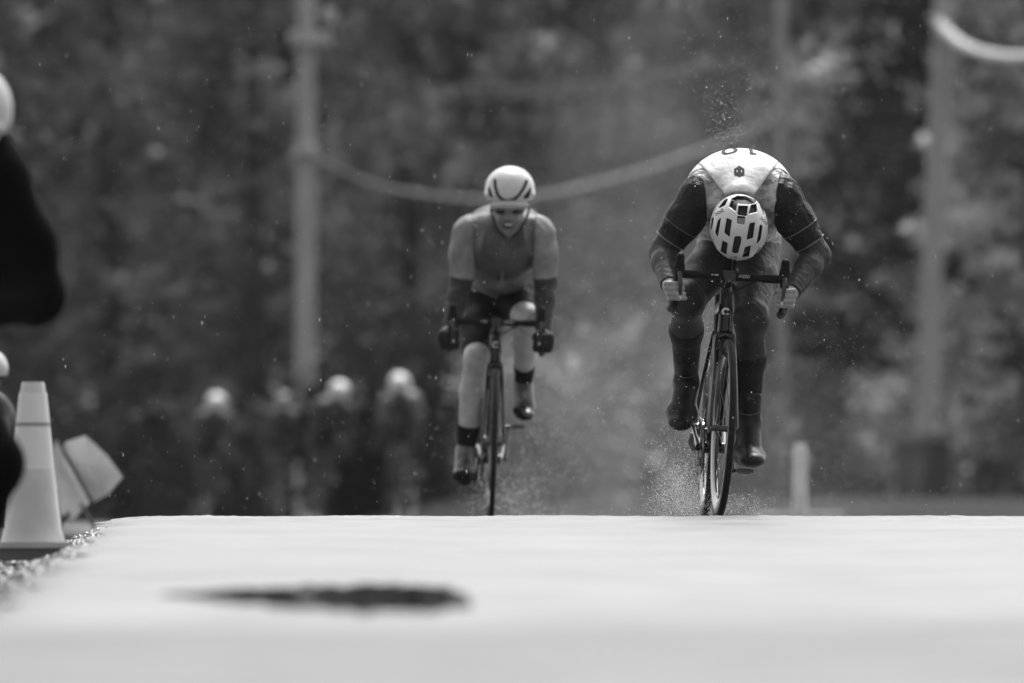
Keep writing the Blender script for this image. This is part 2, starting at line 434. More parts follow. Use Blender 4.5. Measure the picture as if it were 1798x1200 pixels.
def bicycle(loc, yaw, lean, steer, crank, label, group, bar_z=0.918, detail=True, reach=0.115):
    """local frame: +x picture right, +y away from the camera (rear), origin at the front tyre's contact point"""
    root = empty('bicycle', loc, label, 'bicycle', group)
    root.rotation_euler = (0, math.radians(lean), math.radians(yaw))
    H = Vector((0, 0, .34)); RH = Vector((0, .99, .34)); BB = Vector((0, .585, .272))
    axis_p = Vector((0, .047, .34)); axis_d = Vector((0, .306, 1)).normalized()
    S = Matrix.Translation(axis_p) @ Matrix.Rotation(math.radians(steer), 4, axis_d) @ Matrix.Translation(-axis_p)
    st = lambda p: S @ p
    ax = lambda z: Vector((0, .047 + .306 * (z - .34), z))
    # wheels
    tm = MB(); tp = [(0.0135 * math.cos(a), .3255 + .0135 * math.sin(a)) for a in [2 * math.pi * k / 12 for k in range(12)]]
    tm.lathe_x(tp, 72); tyre_me = tm.mesh('tyre', m_tyre)
    rm = MB().lathe_x([(-.0125, .321), (-.0135, .305), (-.009, .28), (-.003, .268), (.003, .268), (.009, .28), (.0135, .305), (.0125, .321)], 72); rim_me = rm.mesh('rim', m_rim)
    hm = MB().lathe_x([(-.05, .004), (-.05, .010), (-.032, .012), (-.03, .022), (-.025, .022), (-.02, .012), (.02, .012), (.025, .022), (.03, .022), (.032, .012), (.05, .010), (.05, .004)], 20); hub_me = hm.mesh('hub', m_dsteel)
    spA = MB().tube([(.026, 0, .018), (.001, .012, .272)], .0012, 5).mesh('spoke', m_dsteel)
    spB = MB().tube([(-.026, 0, .018), (-.001, -.012, .272)], .0012, 5).mesh('spoke', m_dsteel)
    rot_me = MB().lathe_x([(.036, .045), (.0375, .045), (.0375, .07), (.036, .07)], 40).mesh('brake_disc', m_steel)
    for nm, M in (('front_wheel', S @ Matrix.Translation(H)), ('rear_wheel', Matrix.Translation(RH))):
        w = link(nm, rim_me, root); w.matrix_basis = M
        link('tyre', tyre_me, w)
        if detail:
            link('hub', hub_me, w); link('brake_disc', rot_me, w)
            for k in range(20):
                s_ = link('spoke', spA if k % 2 else spB, w); s_.rotation_euler = (2 * math.pi * k / 20, 0, 0)
    # fork
    f = MB()
    for s in (-1, 1):
        f.tube(catmull([ax(.70) + Vector((s * .012, 0, 0)), ax(.68) + Vector((s * .030, -.004, 0)), Vector((s * .037, .075, .56)), Vector((s * .045, .03, .43)), Vector((s * .05, .002, .345))], 4),
               np.linspace(.016, .0085, 17), 10, flat=((1, 0, 0), .8))
    f.tube([ax(.675) + Vector((-.032, 0, .008)), ax(.70), ax(.675) + Vector((.032, 0, .008))], [.014, .02, .014], 10)
    f.xf(st).build('fork', m_carbon, root)
    # frame
    top, low = ax(bar_z - .055), ax(.705)
    fr = MB()
    fr.tube([low, ax((low.z + top.z) / 2), top], [.030, .026, .025], 16)
    fr.tube([ax(.735), BB + Vector((0, -.03, .02))], [.027, .031], 14)
    fr.tube([ax(bar_z - .085), Vector((0, .70, .80))], [.022, .017], 12)
    fr.tube([BB, Vector((0, .735, .86))], [.019, .016], 12)
    fr.lathe_x([(-.042, .004), (-.042, .022), (.042, .022), (.042, .004)], 20, c=BB)
    for s in (-1, 1):
        fr.tube(catmull([BB + Vector((s * .03, .03, 0)), Vector((s * .045, .72, .29)), RH + Vector((s * .058, -.02, 0))], 5), .0085, 8)
        fr.tube(catmull([Vector((s * .012, .69, .72)), Vector((s * .04, .84, .53)), RH + Vector((s * .058, -.01, .01))], 5), .0075, 8)
    fo = fr.build('frame', m_carbon, root)
    # head badge: an open toothed ring, on the front of the head tube
    if detail:
        b = MB(); zc_ = .785; cy = ax(zc_).y - .0305
        for k in range(2, 21):
            a0 = 2 * math.pi * (k) / 23; a1 = 2 * math.pi * (k + .62) / 23
            pts = [(r * math.cos(a), cy + (r * math.cos(a)) ** 2 * 14, zc_ + r * math.sin(a)) for r, a in ((.0085, a0), (.0165, a0), (.0165, a1), (.0085, a1))]
            b.add(pts, [(0, 1, 2, 3)])
            a2 = 2 * math.pi * (k + 1) / 23
            pts = [(r * math.cos(a), cy + (r * math.cos(a)) ** 2 * 14, zc_ + r * math.sin(a)) for r, a in ((.0085, a1), (.0145, a1), (.0145, a2), (.0085, a2))]
            b.add(pts, [(0, 1, 2, 3)])
        b.build('head_badge', m_white, root, smooth=False)
        wb = MB().tube([Vector((0, .52, .33)) + Vector((0, .03, .05)), Vector((0, .36, .50)) + Vector((0, .045, .05))], .034, 16)
        wb.build('water_bottle', gm('bottle_plastic', .3, rough=.4), root)
    # post, saddle
    MB().tube([(0, .735, .86), (0, .765, .96)], .0135, 12).build('seatpost', m_carbon, root)
    sd = MB(); secs = [(.63, .016), (.68, .02), (.75, .035), (.82, .06), (.88, .068), (.905, .055)]
    Vs = []
    for y, h in secs:
        for t in np.linspace(-1, 1, 9): Vs.append((h * t, y, .985 - .022 * t * t * (h / .068)))
        for t in np.linspace(1, -1, 9): Vs.append((h * .9 * t, y, .965 - .02 * t * t))
    Fs = [(i * 18 + k, i * 18 + (k + 1) % 18, (i + 1) * 18 + (k + 1) % 18, (i + 1) * 18 + k) for i in range(len(secs) - 1) for k in range(18)]
    Fs += [tuple(range(18)), tuple(5 * 18 + k for k in range(18))]
    sd.add(Vs, Fs).build('saddle', m_tape, root)
    # stem, bar, hoods, levers
    clamp = Vector((0, reach, bar_z)); sm = MB()
    sm.tube([ax(bar_z - .03), clamp], [.021, .018], 12); sm.tube([ax(bar_z - .06), ax(bar_z + .012)], .021, 14)
    sm.tube([clamp + Vector((-.024, 0, 0)), clamp + Vector((.024, 0, 0))], .0235, 14)
    sm.box(clamp + Vector((0, -.02, 0)), (.018, .006, .021))
    sm.xf(st).build('stem', m_carbon, root)
    ba = MB(); half = [(0, 0, 0), (.08, 0, 0), (.165, -.002, 0), (.192, -.02, 0), (.2, -.06, -.004), (.203, -.085, -.03), (.204, -.085, -.07), (.206, -.055, -.112), (.208, 0, -.128), (.209, .045, -.132)]
    hl = [clamp + Vector(p) for p in half]
    for s in (-1, 1):
        pp = catmull([Vector((s * p.x, p.y, p.z)) for p in hl], 5); nn = len(pp)
        ba.tube(pp, [.0155 if i < 6 else (.0125 if i < 8 else .0165) for i in range(nn)], 10)
    bo = ba.xf(st).build('handlebar', m_tape, root)
    if detail:
        V2, F2 = text2d('AIZED', .016)
        tb = MB().add([(u * .95 + .056, clamp.y - .0163, clamp.z + .003 + v) for u, v in V2], F2)
        tb.xf(st).build('bar_lettering', m_silver, root, smooth=False)
        tb = MB().box((-.050, clamp.y - .0155, clamp.z + .003), (.007, .001, .003)).box((-.066, clamp.y - .0155, clamp.z + .003), (.004, .001, .0025))
        tb.xf(st).build('bar_lettering', m_silver, root, smooth=False)
        cb = MB()
        for s, zz in ((-1, .0), (1, -.01)):
            cb.tube(catmull([clamp + Vector((s * .10, -.016, -.012)), clamp + Vector((s * .05, -.03, -.03 + zz)), clamp + Vector((s * .012, -.022, -.06)), ax(bar_z - .10) + Vector((s * .02, -.03, 0)), ax(bar_z - .14) + Vector((s * .026, -.01, 0))], 5), .0028, 7)
        cb.xf(st).build('cable', m_tape, root)
    for s in (-1, 1):
        cx = s * .2; b0 = clamp + Vector((cx, -.05, .004))
        prims = [C(b0 + Vector((0, .0, 0)), b0 + Vector((0, -.05, .014)), .019, .018), C(b0 + Vector((0, -.05, .014)), b0 + Vector((0, -.066, .056)), .0185, .0165),
                 C(b0 + Vector((0, -.03, -.012)), b0 + Vector((0, -.062, -.006)), .013, .012)]
        V, Fq = surface_nets(*field(prims, .003 if detail else .006, 0, .014))
        V = np.array([tuple(st(Vector(v))) for v in V])
        link('hood', np_mesh('hood', V, Fq, m_tape), root)
        lv = MB(); lp = catmull([b0 + Vector((0, -.062, .0)), b0 + Vector((s * -.001, -.086, -.016)), b0 + Vector((s * -.004, -.088, -.055)), b0 + Vector((s * -.006, -.072, -.092))], 5)
        lv.tube(lp, np.linspace(.0085, .0065, len(lp)), 10, flat=((0, 1, 0), .6))
        lo_ = lv.xf(st).build('brake_lever', gm('lever_alloy', .05, rough=.3, metal=.3), root)
        e = b0 + Vector((s * -.0062, -.0735, -.090))
        MB().tube([e, e + Vector((0, .003, -.012))], [.0066, .005], 10).xf(st).build('lever_tip', gm('lever_tip_metal', .75, rough=.3, metal=.4), lo_)
        if detail:
            e = clamp + Vector((s * .209, .046, -.132)); MB().tube([e, e + Vector((0, .007, 0))], [.0165, .011], 12).xf(st).build('bar_end_plug', m_steel, root)
    # drivetrain on picture left (rider's right)
    cv = Vector((0, .1725 * math.cos(crank), .1725 * math.sin(crank)))       # picture-left pedal from the bottom bracket
    for s, v in ((-1, cv), (1, -cv)):
        cm = MB(); q = BB + Vector((s * .06, 0, 0))
        cm.tube([q, q + v * .5 + Vector((s * .008, 0, 0)), q + v + Vector((s * .012, 0, 0))], [.017, .012, .011], 10, flat=((1, 0, 0), .6))
        ca = cm.build('crank_arm', m_carbon, root)
        pm = MB(); pc_ = q + v + Vector((s * .055, 0, 0))
        pm.box(pc_, (.032, .042, .006)); pm.box(pc_ + Vector((0, .03, .0)), (.024, .012, .010)); pm.tube([q + v, pc_], .0065, 8)
        pm.build('pedal', m_dsteel, root)
    for r_, x_ in ((.100, -.046), (.078, -.040)):
        ch = MB(); nT = 44; prof = []
        for k in range(nT):
            a = 2 * math.pi * k / nT
            for rr, da in ((r_, 0), (r_ + .005, .5)):
                aa = a + da * 2 * math.pi / nT; prof.append((rr * math.cos(aa), rr * math.sin(aa)))
        M_ = len(prof); Vc = []
        for x2 in (x_ - .0012, x_ + .0012):
            Vc += [(x2, BB.y + a, BB.z + b) for a, b in prof] + [(x2, BB.y + a * .72, BB.z + b * .72) for a, b in prof]
        Fc = []
        for k in range(M_):
            k2 = (k + 1) % M_
            Fc += [(k, k2, M_ + k2, M_ + k), (2 * M_ + k, 3 * M_ + k, 3 * M_ + k2, 2 * M_ + k2), (k, 2 * M_ + k, 2 * M_ + k2, k2), (M_ + k, M_ + k2, 3 * M_ + k2, 3 * M_ + k)]
        for k in range(5):
            a = 2 * math.pi * k / 5; ch.tube([BB + Vector((x_, 0, 0)), BB + Vector((x_, r_ * .74 * math.cos(a), r_ * .74 * math.sin(a)))], .007, 6)
        ch.add(Vc, Fc).build('chainring', m_dsteel, root, smooth=False)
    if detail:
        cs = MB()
        for k in range(8):
            r_ = .052 - .0035 * k; x_ = -.022 - .0038 * k; cs.lathe_x([(x_, .012), (x_, r_), (x_ - .0015, r_), (x_ - .0015, .012)], 26, c=RH)
        cs.build('cassette', m_steel, root)
        jl = RH + Vector((-.036, -.01, -.175)); ju = RH + Vector((-.036, .012, -.075))
        dm = MB(); 
        for x_ in (-.011, .011): dm.tube([ju + Vector((x_ , 0, .01)), jl + Vector((x_, 0, -.008))], .006, 6, flat=((1, 0, 0), .35))
        dm.lathe_x([(-.003, .003), (-.003, .021), (.003, .021), (.003, .003)], 18, c=ju); dm.lathe_x([(-.003, .003), (-.003, .021), (.003, .021), (.003, .003)], 18, c=jl)
        dm.tube([RH + Vector((-.058, 0, -.01)), RH + Vector((-.066, .01, -.045)), ju + Vector((-.014, 0, 0))], .012, 8)
        dm.build('rear_derailleur', m_dsteel, root)
        path = []; ctr = BB + Vector((-.046, 0, 0)); R_ = .1005
        for a in np.linspace(math.pi * .52, math.pi * 1.45, 22): path.append(ctr + Vector((0, R_ * math.cos(a), R_ * math.sin(a))))
        path.append(jl + Vector((0, -.018, -.012))); path.append(jl + Vector((0, .002, -.022))); path.append(jl + Vector((0, .02, -.004)))
        path.append(ju + Vector((0, -.018, 0))); path.append(RH + Vector((-.036, .04, -.005))); path.append(RH + Vector((-.036, .03, .035))); path.append(RH + Vector((-.036, 0, .048)))
        path.append(ctr + Vector((0, R_ * math.cos(math.pi * .52), R_ * math.sin(math.pi * .52))))
        cn = MB(); acc = 0; step = .0127; seg_i = 0; P0 = path[0]; pts = [path[0]]
        for a, b in zip(path, path[1:]):
            L = (b - a).length; d = (b - a) / max(L, 1e-6); t = step - acc
            while t <= L: pts.append(a + d * t); t += step
            acc = L - (t - step)
        for i in range(len(pts) - 1):
            d = pts[i + 1] - pts[i]; mid = (pts[i] + pts[i + 1]) / 2; ang = math.atan2(d.z, d.y)
            cn.box(mid, (.0035 if i % 2 else .0024, .0062, .0042), Matrix.Rotation(ang, 3, 'X'))
        cn.build('chain', m_steel, root, smooth=False)
    return root, S, clamp

def bike_point(root, S, p):
    M = Matrix.Translation(root.location) @ root.rotation_euler.to_matrix().to_4x4()
    return np.array((M @ (S @ Vector(p)))[:])

# ------------------------------------------------------------------ people
def hand(c, s, wrist, tilt=0.0):
    """fist closed round an upright bar at c; s = outward side (-1 picture left)"""
    c = np.array(c, float); pr = []
    o = lambda x, y, z: c + np.array([s * x + s * tilt * z, y, z])
    for z, L in ((.026, 1.0), (.008, 1.06), (-.011, 1.0), (-.028, .86)):
        kn, pi_, di, ti = o(.034, .020, z), o(.033 * L, -.026 * L, z - .002), o(.002, -.037 * L, z - .003), o(-.024, -.022, z - .003)
        pr += [C(kn, pi_, .0108, .0098), C(pi_, di, .0098, .0092), C(di, ti, .0092, .0082)]
    palm = [C(o(.018, .036, .020), o(.020, .036, -.022), .020, .018), C(np.array(wrist), o(.016, .042, .006), .027, .024), C(o(.03, .028, .02), o(.03, .028, -.022), .014, .013)]
    th = [C(o(.002, .05, .018), o(-.026, .022, .024), .014, .012), C(o(-.026, .022, .024), o(-.022, -.012, .030), .0118, .0095)]
    return pr + palm + th

def arm(S_, E_, W_, r):
    S_, E_, W_ = map(np.array, (S_, E_, W_))
    m = S_ + (E_ - S_) * .4; fm = E_ + (W_ - E_) * .32
    return [C(S_, m, r[0], r[1]), C(m, E_, r[1], r[2])], [C(E_, fm, r[2] * .97, r[3]), C(fm, W_, r[3], r[4])]

def leg(H_, K_, A_, r, back=(0, 1, 0)):
    H_, K_, A_ = map(np.array, (H_, K_, A_)); m = H_ + (K_ - H_) * .45
    cm = K_ + (A_ - K_) * .36 + np.array(back) * .022
    return [C(H_, m, r[0], r[1]), C(m, K_, r[1], r[2]), E(K_ + np.array([0, -.010, .0]), (r[2] * .86, r[2] * .92, r[2] * 1.05))], [C(K_, cm, r[2] * .88, r[3]), C(cm, A_, r[3], r[4])]

def foot(A_, heel, toe, w=.042):
    """returns prims, a point on the sole line and the foot's up direction"""
    A_, heel, toe = map(np.array, (A_, heel, toe)); d = toe - heel; L_n = d / np.linalg.norm(d); ball = heel + d * .66
    up = A_ - heel; up = up - L_n * up.dot(L_n); up = up / np.linalg.norm(up)
    fl = (up, .60)
    pr_ = [C(A_ + L_n * .012, heel + d * .55 + up * .016, .037, .044), C(A_, heel + d * .2 + up * .01, .037, .038), C(A_ + L_n * .01, ball + up * .016, .036, .032), C(heel, heel + d * .35, .034, .036), C(heel + d * .3, ball, .036, w, fl), C(ball, toe - L_n * .012, w, w * .82, fl)]
    return pr_, ball, up

m_skin = gm('skin', 0.2, rough=0.45, spec=0.35, noise=(25, .24, .34), bump=(200, .15, .002))
m_wet_dark = gm('wet_dark_fabric', 0.02, rough=0.55, spec=0.2, noise=(420, .002, .020), bump=(35, .5, .012))
m_tights = gm('droplet_speckled_tights', 0.04, rough=0.5, spec=0.25, noise=(420, .005, .06), bump=(320, .5, .003))
m_cover = gm('overshoe_neoprene', 0.012, rough=0.42, spec=0.35, noise=(30, .003, .009), bump=(18, .35, .01))
m_sleeve = gm('sleeve_lycra', 0.018, rough=0.5, spec=0.25, noise=(90, .006, .016), bump=(26, .9, .022))
m_fore = gm('forearm_warmer', 0.05, rough=0.5, spec=0.3, noise=(380, .012, .055), bump=(45, .5, .008))
m_jwhite = gm('white_jersey', 0.5, rough=0.6, noise=(26, .50, .68), bump=(18, .45, .02))
m_jgrey = gm('wet_mesh_panel', 0.42, rough=0.5, noise=(16, .16, .66), bump=(24, 1.0, .035))
m_num = gm('number_ink', 0.03, rough=0.7, spec=.1)
m_hem = gm('reflective_hem', 0.16, rough=0.35)
m_hel = gm('white_helmet', 0.66, rough=0.28, spec=0.5, noise=(30, .60, .69), coat=.2)
m_liner = gm('helmet_liner', 0.012, rough=0.7)
m_glov = gm('black_glove', 0.01, rough=0.6, spec=.2, bump=(80, .4, .005))

def cutp(A_, B_, t, keep=-1):
    """plane across the segment A-B at fraction t; keep=-1 keeps the A side, +1 the B side"""
    A_, B_ = np.array(A_), np.array(B_); n_ = (B_ - A_) * (-keep)
    return (A_ + (B_ - A_) * t, n_)

def poly_sd(px, py, poly):
    poly = np.array(poly, float); d = np.full(np.broadcast(px, py).shape, 1e9); s = np.ones_like(d)
    n_ = len(poly)
    for i in range(n_):
        a, b = poly[i], poly[i - 1]; ex, ey = b - a; wx, wy = px - a[0], py - a[1]
        t = np.clip((wx * ex + wy * ey) / (ex * ex + ey * ey), 0, 1)
        d = np.minimum(d, (wx - ex * t) ** 2 + (wy - ey * t) ** 2)
        c1, c2, c3 = py >= a[1], py < b[1], ex * wy > ey * wx
        fl = (c1 & c2 & c3) | (~c1 & ~c2 & ~c3); s = np.where(fl, -s, s)
    return s * np.sqrt(d)

# ================================================================== right-hand rider (in focus)
RB = np.array([(1262 - PC) / F * YR, YR, -0.008])
bikeR, SR, clR = bicycle(RB, 1.8, 2.6, 2.5, math.radians(29.5), 'black racing bicycle with a toothed C badge, ridden by the cyclist with bowed head', 'racing bicycles')
def R_(px, py, dy): return P(px, py, YR + dy)
pr = empty('person', RB, 'cyclist bowed low over the bars with head down, white-backed jersey and dark sleeves', 'person', 'racing cyclists')
hcL = bike_point(bikeR, SR, (clR.x - .204, clR.y - .084, clR.z - .066)); hcR = bike_point(bikeR, SR, (clR.x + .204, clR.y - .084, clR.z - .070))
shL, elL, wrL = R_(1227, 350, .29), R_(1164, 442, .33), hcL + np.array([-.022, .075, .012])
shR, elR, wrR = R_(1373, 350, .29), R_(1434, 448, .33), hcR + np.array([.022, .075, .012])
torso = [E(R_(1298, 345, .54), (.205, .32, .175)), E(R_(1297, 405, .76), (.165, .17, .15)), C(R_(1236, 343, .30), R_(1362, 343, .30), .074, .074), E(R_(1298, 380, .44), (.15, .2, .10)), E(R_(1252, 330, .38), (.09, .13, .09)), E(R_(1344, 330, .38), (.09, .13, .09))]
neck = [C(R_(1297, 322, .33), R_(1297, 378, .15), .066, .055)]
head = [E(R_(1297, 398, .115), (.076, .085, .1)), C(R_(1297, 415, .19), R_(1297, 440, .2), .05, .03), C(R_(1297, 428, .155), R_(1297, 436, .16), .014, .012)]
uaL, faL = arm(shL, elL, wrL, (.066, .057, .047, .045, .030)); uaR, faR = arm(shR, elR, wrR, (.066, .057, .047, .045, .030))
hpL, knL, anL = R_(1266, 440, .74), R_(1206, 530, .40), R_(1205, 668, .74)
hpR, knR, anR = R_(1329, 440, .74), R_(1319, 560, .28), R_(1314, 748, .46)
thL, caL = leg(hpL, knL, anL, (.090, .078, .057, .054, .037)); thR, caR = leg(hpR, knR, anR, (.092, .080, .057, .051, .036))
ftL = foot(anL + np.array([0, 0, -.01]), R_(1204, 690, .80), R_(1194, 744, .63), .053); ftR = foot(anR, R_(1305, 792, .54), R_(1321, 808, .29), .056)
haL, haR = hand(hcL, -1, wrL, .25), hand(hcR, 1, wrR, .1)
res = .005
body = sdf_part('body', torso + neck + head + uaL + faL + uaR + faR + thL + caL + thR + caR, m_skin, pr, RB, .007, 0, .03)
# hands are the same skin: finer mesh fused at the wrist
hb = sdf_part('hand', haL + [C(wrL, wrL + (elL - wrL) * .3, .029, .034)], m_skin, pr, RB, .0032, 0, .006)
hb = sdf_part('hand', haR + [C(wrR, wrR + (elR - wrR) * .3, .029, .034)], m_skin, pr, RB, .0032, 0, .006)
shp = [C(shL, shL + (elL - shL) * .10, .064, .062), C(shR, shR + (elR - shR) * .10, .064, .062)]
jersey = sdf_part('jersey', torso + shp, m_jgrey, pr, RB, res, .005, .035, cuts=[(R_(1297, 400, .80), (0, 1, .2))], wrinkle=(.0045, 75))
panel = sdf_part('back_panel', torso + shp, m_jwhite, pr, RB, res, .0095, .035, cuts=[(R_(1297, 298, .3), (0, -.25, -1)), (R_(1297, 400, .80), (0, 1, .2))])
yoke = sdf_part('collar', torso + [C(R_(1297, 312, .36), R_(1297, 352, .205), .076, .070)], m_jwhite, pr, RB, res, .010, .05,
                cuts=[(R_(1252, 318, .3), (-1, 0, -.75)), (R_(1342, 318, .3), (1, 0, -.75)), (R_(1297, 351, .2), (0, -.5, -1)), (R_(1297, 270, .44), (0, 1, 0))])
for S_, E_, W_, ua, fa, sx in ((shL, elL, wrL, uaL, faL, -1), (shR, elR, wrR, uaR, faR, 1)):
    shc = (S_ + np.array([-sx * .012, 0, .055]), (-sx * 1.0, 0.1, .12))
    sdf_part('sleeve', ua + torso[2:3], m_sleeve, pr, RB, res, .0115, .035, cuts=[cutp(S_, E_, .80), shc], wrinkle=(.003, 85))
    sdf_part('sleeve_hem', ua, m_hem, pr, RB, .004, .0150, .03, cuts=[cutp(S_, E_, .53), cutp(S_, E_, .51, 1)])
    sdf_part('sleeve_hem', ua, m_hem, pr, RB, .004, .0135, .03, cuts=[cutp(S_, E_, .80), cutp(S_, E_, .775, 1)])
    sdf_part('arm_warmer', ua + fa, m_fore, pr, RB, res, .0045, .02, cuts=[cutp(S_, E_, .70, 1), cutp(E_, W_, .93)], wrinkle=(.0015, 150))
for th, ca, K_, A_, ft in ((thL, caL, knL, anL, ftL), (thR, caR, knR, anR, ftR)):
    sdf_part('tight_leg', th + ca, m_tights if A_ is anL else m_tights, pr, RB, res, .005, .035, cuts=[cutp(K_, A_, .97)], wrinkle=(.0018, 100))
    sdf_part('leg_warmer', ca, m_wet_dark, pr, RB, res, .0062, .035, cuts=[cutp(K_, A_, .34, 1), cutp(K_, A_, .97)], wrinkle=(.0018, 90))
    sdf_part('overshoe', ft[0] + [C(K_ + (A_ - K_) * .72, A_, .045, .04)], m_cover, pr, RB, .0045, .004, .025)
    sdf_part('shoe_sole', ft[0][3:], gm('shoe_sole', .03, rough=.35), pr, RB, .004, .0065, .02, cuts=[(ft[1] - ft[2] * .022, ft[2])])
    sdf_part('sock_band', [C(K_ + (A_ - K_) * .72, A_, .045, .04)], gm('grey_band', .07, rough=.5), pr, RB, .004, .0055, .02, cuts=[cutp(K_, A_, .86), cutp(K_, A_, .845, 1)])
sdf_part('collar_gap_shade', [E(R_(1297, 366, .175), (.062, .05, .06))], m_liner, pr, RB, .005, 0, .02)  # dark lump added for the shade inside the collar opening
# race number 10 seen upside down over the crown of the back, badge under it
tree = bvh_of(panel, yoke)
V2, F2 = [], []
def strip(a, b, w, n_=10):
    a, b = np.array(a), np.array(b); d = (b - a) / np.linalg.norm(b - a); q = np.array([-d[1], d[0]]) * w / 2; k0 = len(V2)
    for i_ in range(n_ + 1):
        c_ = a + (b - a) * i_ / n_; V2.extend([tuple(c_ - q), tuple(c_), tuple(c_ + q)])
    for i_ in range(n_): F2.extend([(k0 + 3 * i_ + h, k0 + 3 * i_ + 3 + h, k0 + 3 * i_ + 4 + h, k0 + 3 * i_ + 1 + h) for h in (0, 1)])
ring = [(.5 + .5 * np.sign(math.cos(a)) * abs(math.cos(a)) ** .6, math.sin(a)) for a in np.linspace(0, 2 * math.pi, 41)[:-1]]
u0 = (1281 - 1297) / F * YR; k0 = len(V2)
for a in np.linspace(0, 2 * math.pi, 48, endpoint=False):
    ca, sa = np.sign(math.cos(a)) * abs(math.cos(a)) ** .7, np.sign(math.sin(a)) * abs(math.sin(a)) ** .7
    for f_ in (1, .78, .56): V2.append((-u0 + ca * .031 * f_, sa * (.075 - .014 * (1 - f_) / .44)))
for i_ in range(48):
    a_, b_2 = k0 + 3 * i_, k0 + 3 * ((i_ + 1) % 48); F2 += [(a_ + h, b_2 + h, b_2 + h + 1, a_ + h + 1) for h in (0, 1)]
u1 = -(1319 - 1297) / F * YR
strip((u1, -.075), (u1, .058), .013, 14); strip((u1 + .006, .072), (u1 - .020, .046), .014, 5)
decal('race_number', V2, F2, tree, R_(1297, 200, .405), (-1, 0, 0), (0, -1, 0), (0, 0, -1), m_num, pr, RB, .0025)
tj = bvh_of(yoke)
sc1 = YR / F
pent = [(0, 9), (9.5, 3.5), (9.5, -6.5), (0, -9.5), (-9.5, -6.5), (-9.5, 3.5)]
V2, F2 = grid2d([(a * sc1 * .95, b * sc1 * 1.15) for a, b in pent], 4)
decal('jersey_badge', V2, F2, tj, R_(1297.5, 302, .26) - np.array([0, .6, 0]), (1, 0, 0), (0, 0, 1), (0, 1, 0), m_num, pr, RB, .0015)
mk = [[(-5, -3), (-3.6, -3), (-3.6, 1.5), (-5, 0)], [(3.6, -3), (5, -3), (5, 0), (3.6, 1.5)], [(-2.4, -3), (-1.2, -3), (0, 0), (0, 2)], [(1.2, -3), (2.4, -3), (0, 2), (0, 0)]]
for q in mk[:2]:
    V2, F2 = grid2d([(a * sc1 * .9, b * sc1 * .9) for a, b in q], 2)
    decal('badge_mark', V2, F2, tj, R_(1297.5, 302, .26) - np.array([0, .6, 0]), (1, 0, 0), (0, 0, 1), (0, 1, 0), m_white, pr, RB, .0028)

# helmet of the right-hand rider: white shell with cut vents over a black liner
HC = R_(1297.3, 399.5, .10)
hr = empty('cycling_helmet', HC + np.array([0, 0, -.12]), 'white vented cycling helmet with poc lettering, crown turned to the camera', 'helmet', 'cycling helmets')
z6 = lambda q: [(1210 + x / 7.5, 310 + y / 7.5) for x, y in q]
vents = [z6(q) for q in (
    [(600, 800), (645, 788), (682, 800), (680, 860), (645, 1000), (620, 1012), (572, 1000), (570, 975)],
    [(445, 850), (505, 882), (487, 1025), (422, 985)], [(738, 938), (808, 912), (782, 1050), (705, 1062)],
    [(500, 556), (560, 582), (530, 790), (468, 740)], [(798, 622), (862, 612), (836, 806), (760, 830)],
    [(383, 590), (416, 553), (376, 788), (349, 735)], [(935, 642), (960, 655), (936, 830), (893, 882)],
    [(302, 835), (324, 823), (356, 935), (345, 965)], [(925, 932), (940, 945), (862, 1035), (848, 1038)],
    [(480, 302), (506, 308), (468, 382), (396, 414)], [(938, 380), (952, 374), (990, 500), (982, 515)],
    [(560, 300), (640, 262), (740, 265), (880, 325), (872, 345), (780, 372), (660, 362), (620, 335)],
    [(555, 312), (635, 347), (615, 462), (528, 395)], [(815, 382), (886, 366), (892, 466), (788, 492)],
    [(655, 395), (770, 395), (752, 520), (640, 505)], [(543, 1062), (628, 1060), (622, 1100), (540, 1095)],
    [(303, 560), (322, 545), (300, 690), (290, 700)], [(400, 1030), (460, 1062), (455, 1075), (410, 1052)], [(640, 525), (735, 535), (722, 632), (634, 615)])]
def cut_vents(Vv, X, Y, Z):
    inner = (((X - HC[0]) / .088) ** 2 + ((Y - HC[1]) / .118) ** 2 + ((Z - HC[2]) / .104) ** 2)
    Vv = np.maximum(Vv, (1 - np.sqrt(inner)) * .09)
    px = PC + X / Y * F; py = PH - (Z - ZC) / Y * F
    px, py = np.broadcast_arrays(px, py)
    g = np.full(Vv.shape, 1e3)
    for q in vents:
        g = np.minimum(g, poly_sd(px, py, q) - .6)
    vent = np.maximum(g / 465.0, Y - (HC[1] + .03))
    return np.maximum(np.maximum(Vv, -vent), Y - (HC[1] + .06))
shell = sdf_part('shell', [E(HC, (.110, .145, .126))], m_hel, hr, HC + np.array([0, 0, -.12]), .0022, 0, .01, post=cut_vents)
sdf_part('liner', [E(HC, (.099, .131, .114))], m_liner, hr, HC + np.array([0, 0, -.12]), .004, 0, .01, cuts=[(HC + np.array([0, .055, 0]), (0, 1, 0))])
def floor_piece(name, polyz, depth, mat):
    q = z6(polyz); Vq = []
    rt = HC + np.array([0, 0, -.12])
    for px, py in q:
        a = P(px, py, YR); u = ((a[0] - HC[0]) / .110) ** 2 + ((a[2] - HC[2]) / .126) ** 2
        Y_ = HC[1] - .145 * math.sqrt(max(1 - u, 0.02)) + depth; Vq.append(P(px, py, Y_) - rt)
    n_ = len(Vq); mb = MB(); mb.add(Vq + [v + np.array([0, .006, 0]) for v in Vq], [tuple(range(n_)), tuple(range(2 * n_ - 1, n_ - 1, -1))] + [(i, (i + 1) % n_, n_ + (i + 1) % n_, n_ + i) for i in range(n_)])
    return mb.build(name, mat, hr, smooth=False)
floor_piece('vent_bridge', [(640, 545), (735, 553), (722, 632), (634, 615)], .008, gm('grey_plastic', .22, rough=.4))
floor_piece('rear_dial_label', [(665, 362), (768, 366), (765, 392), (664, 386)], .006, m_hel)
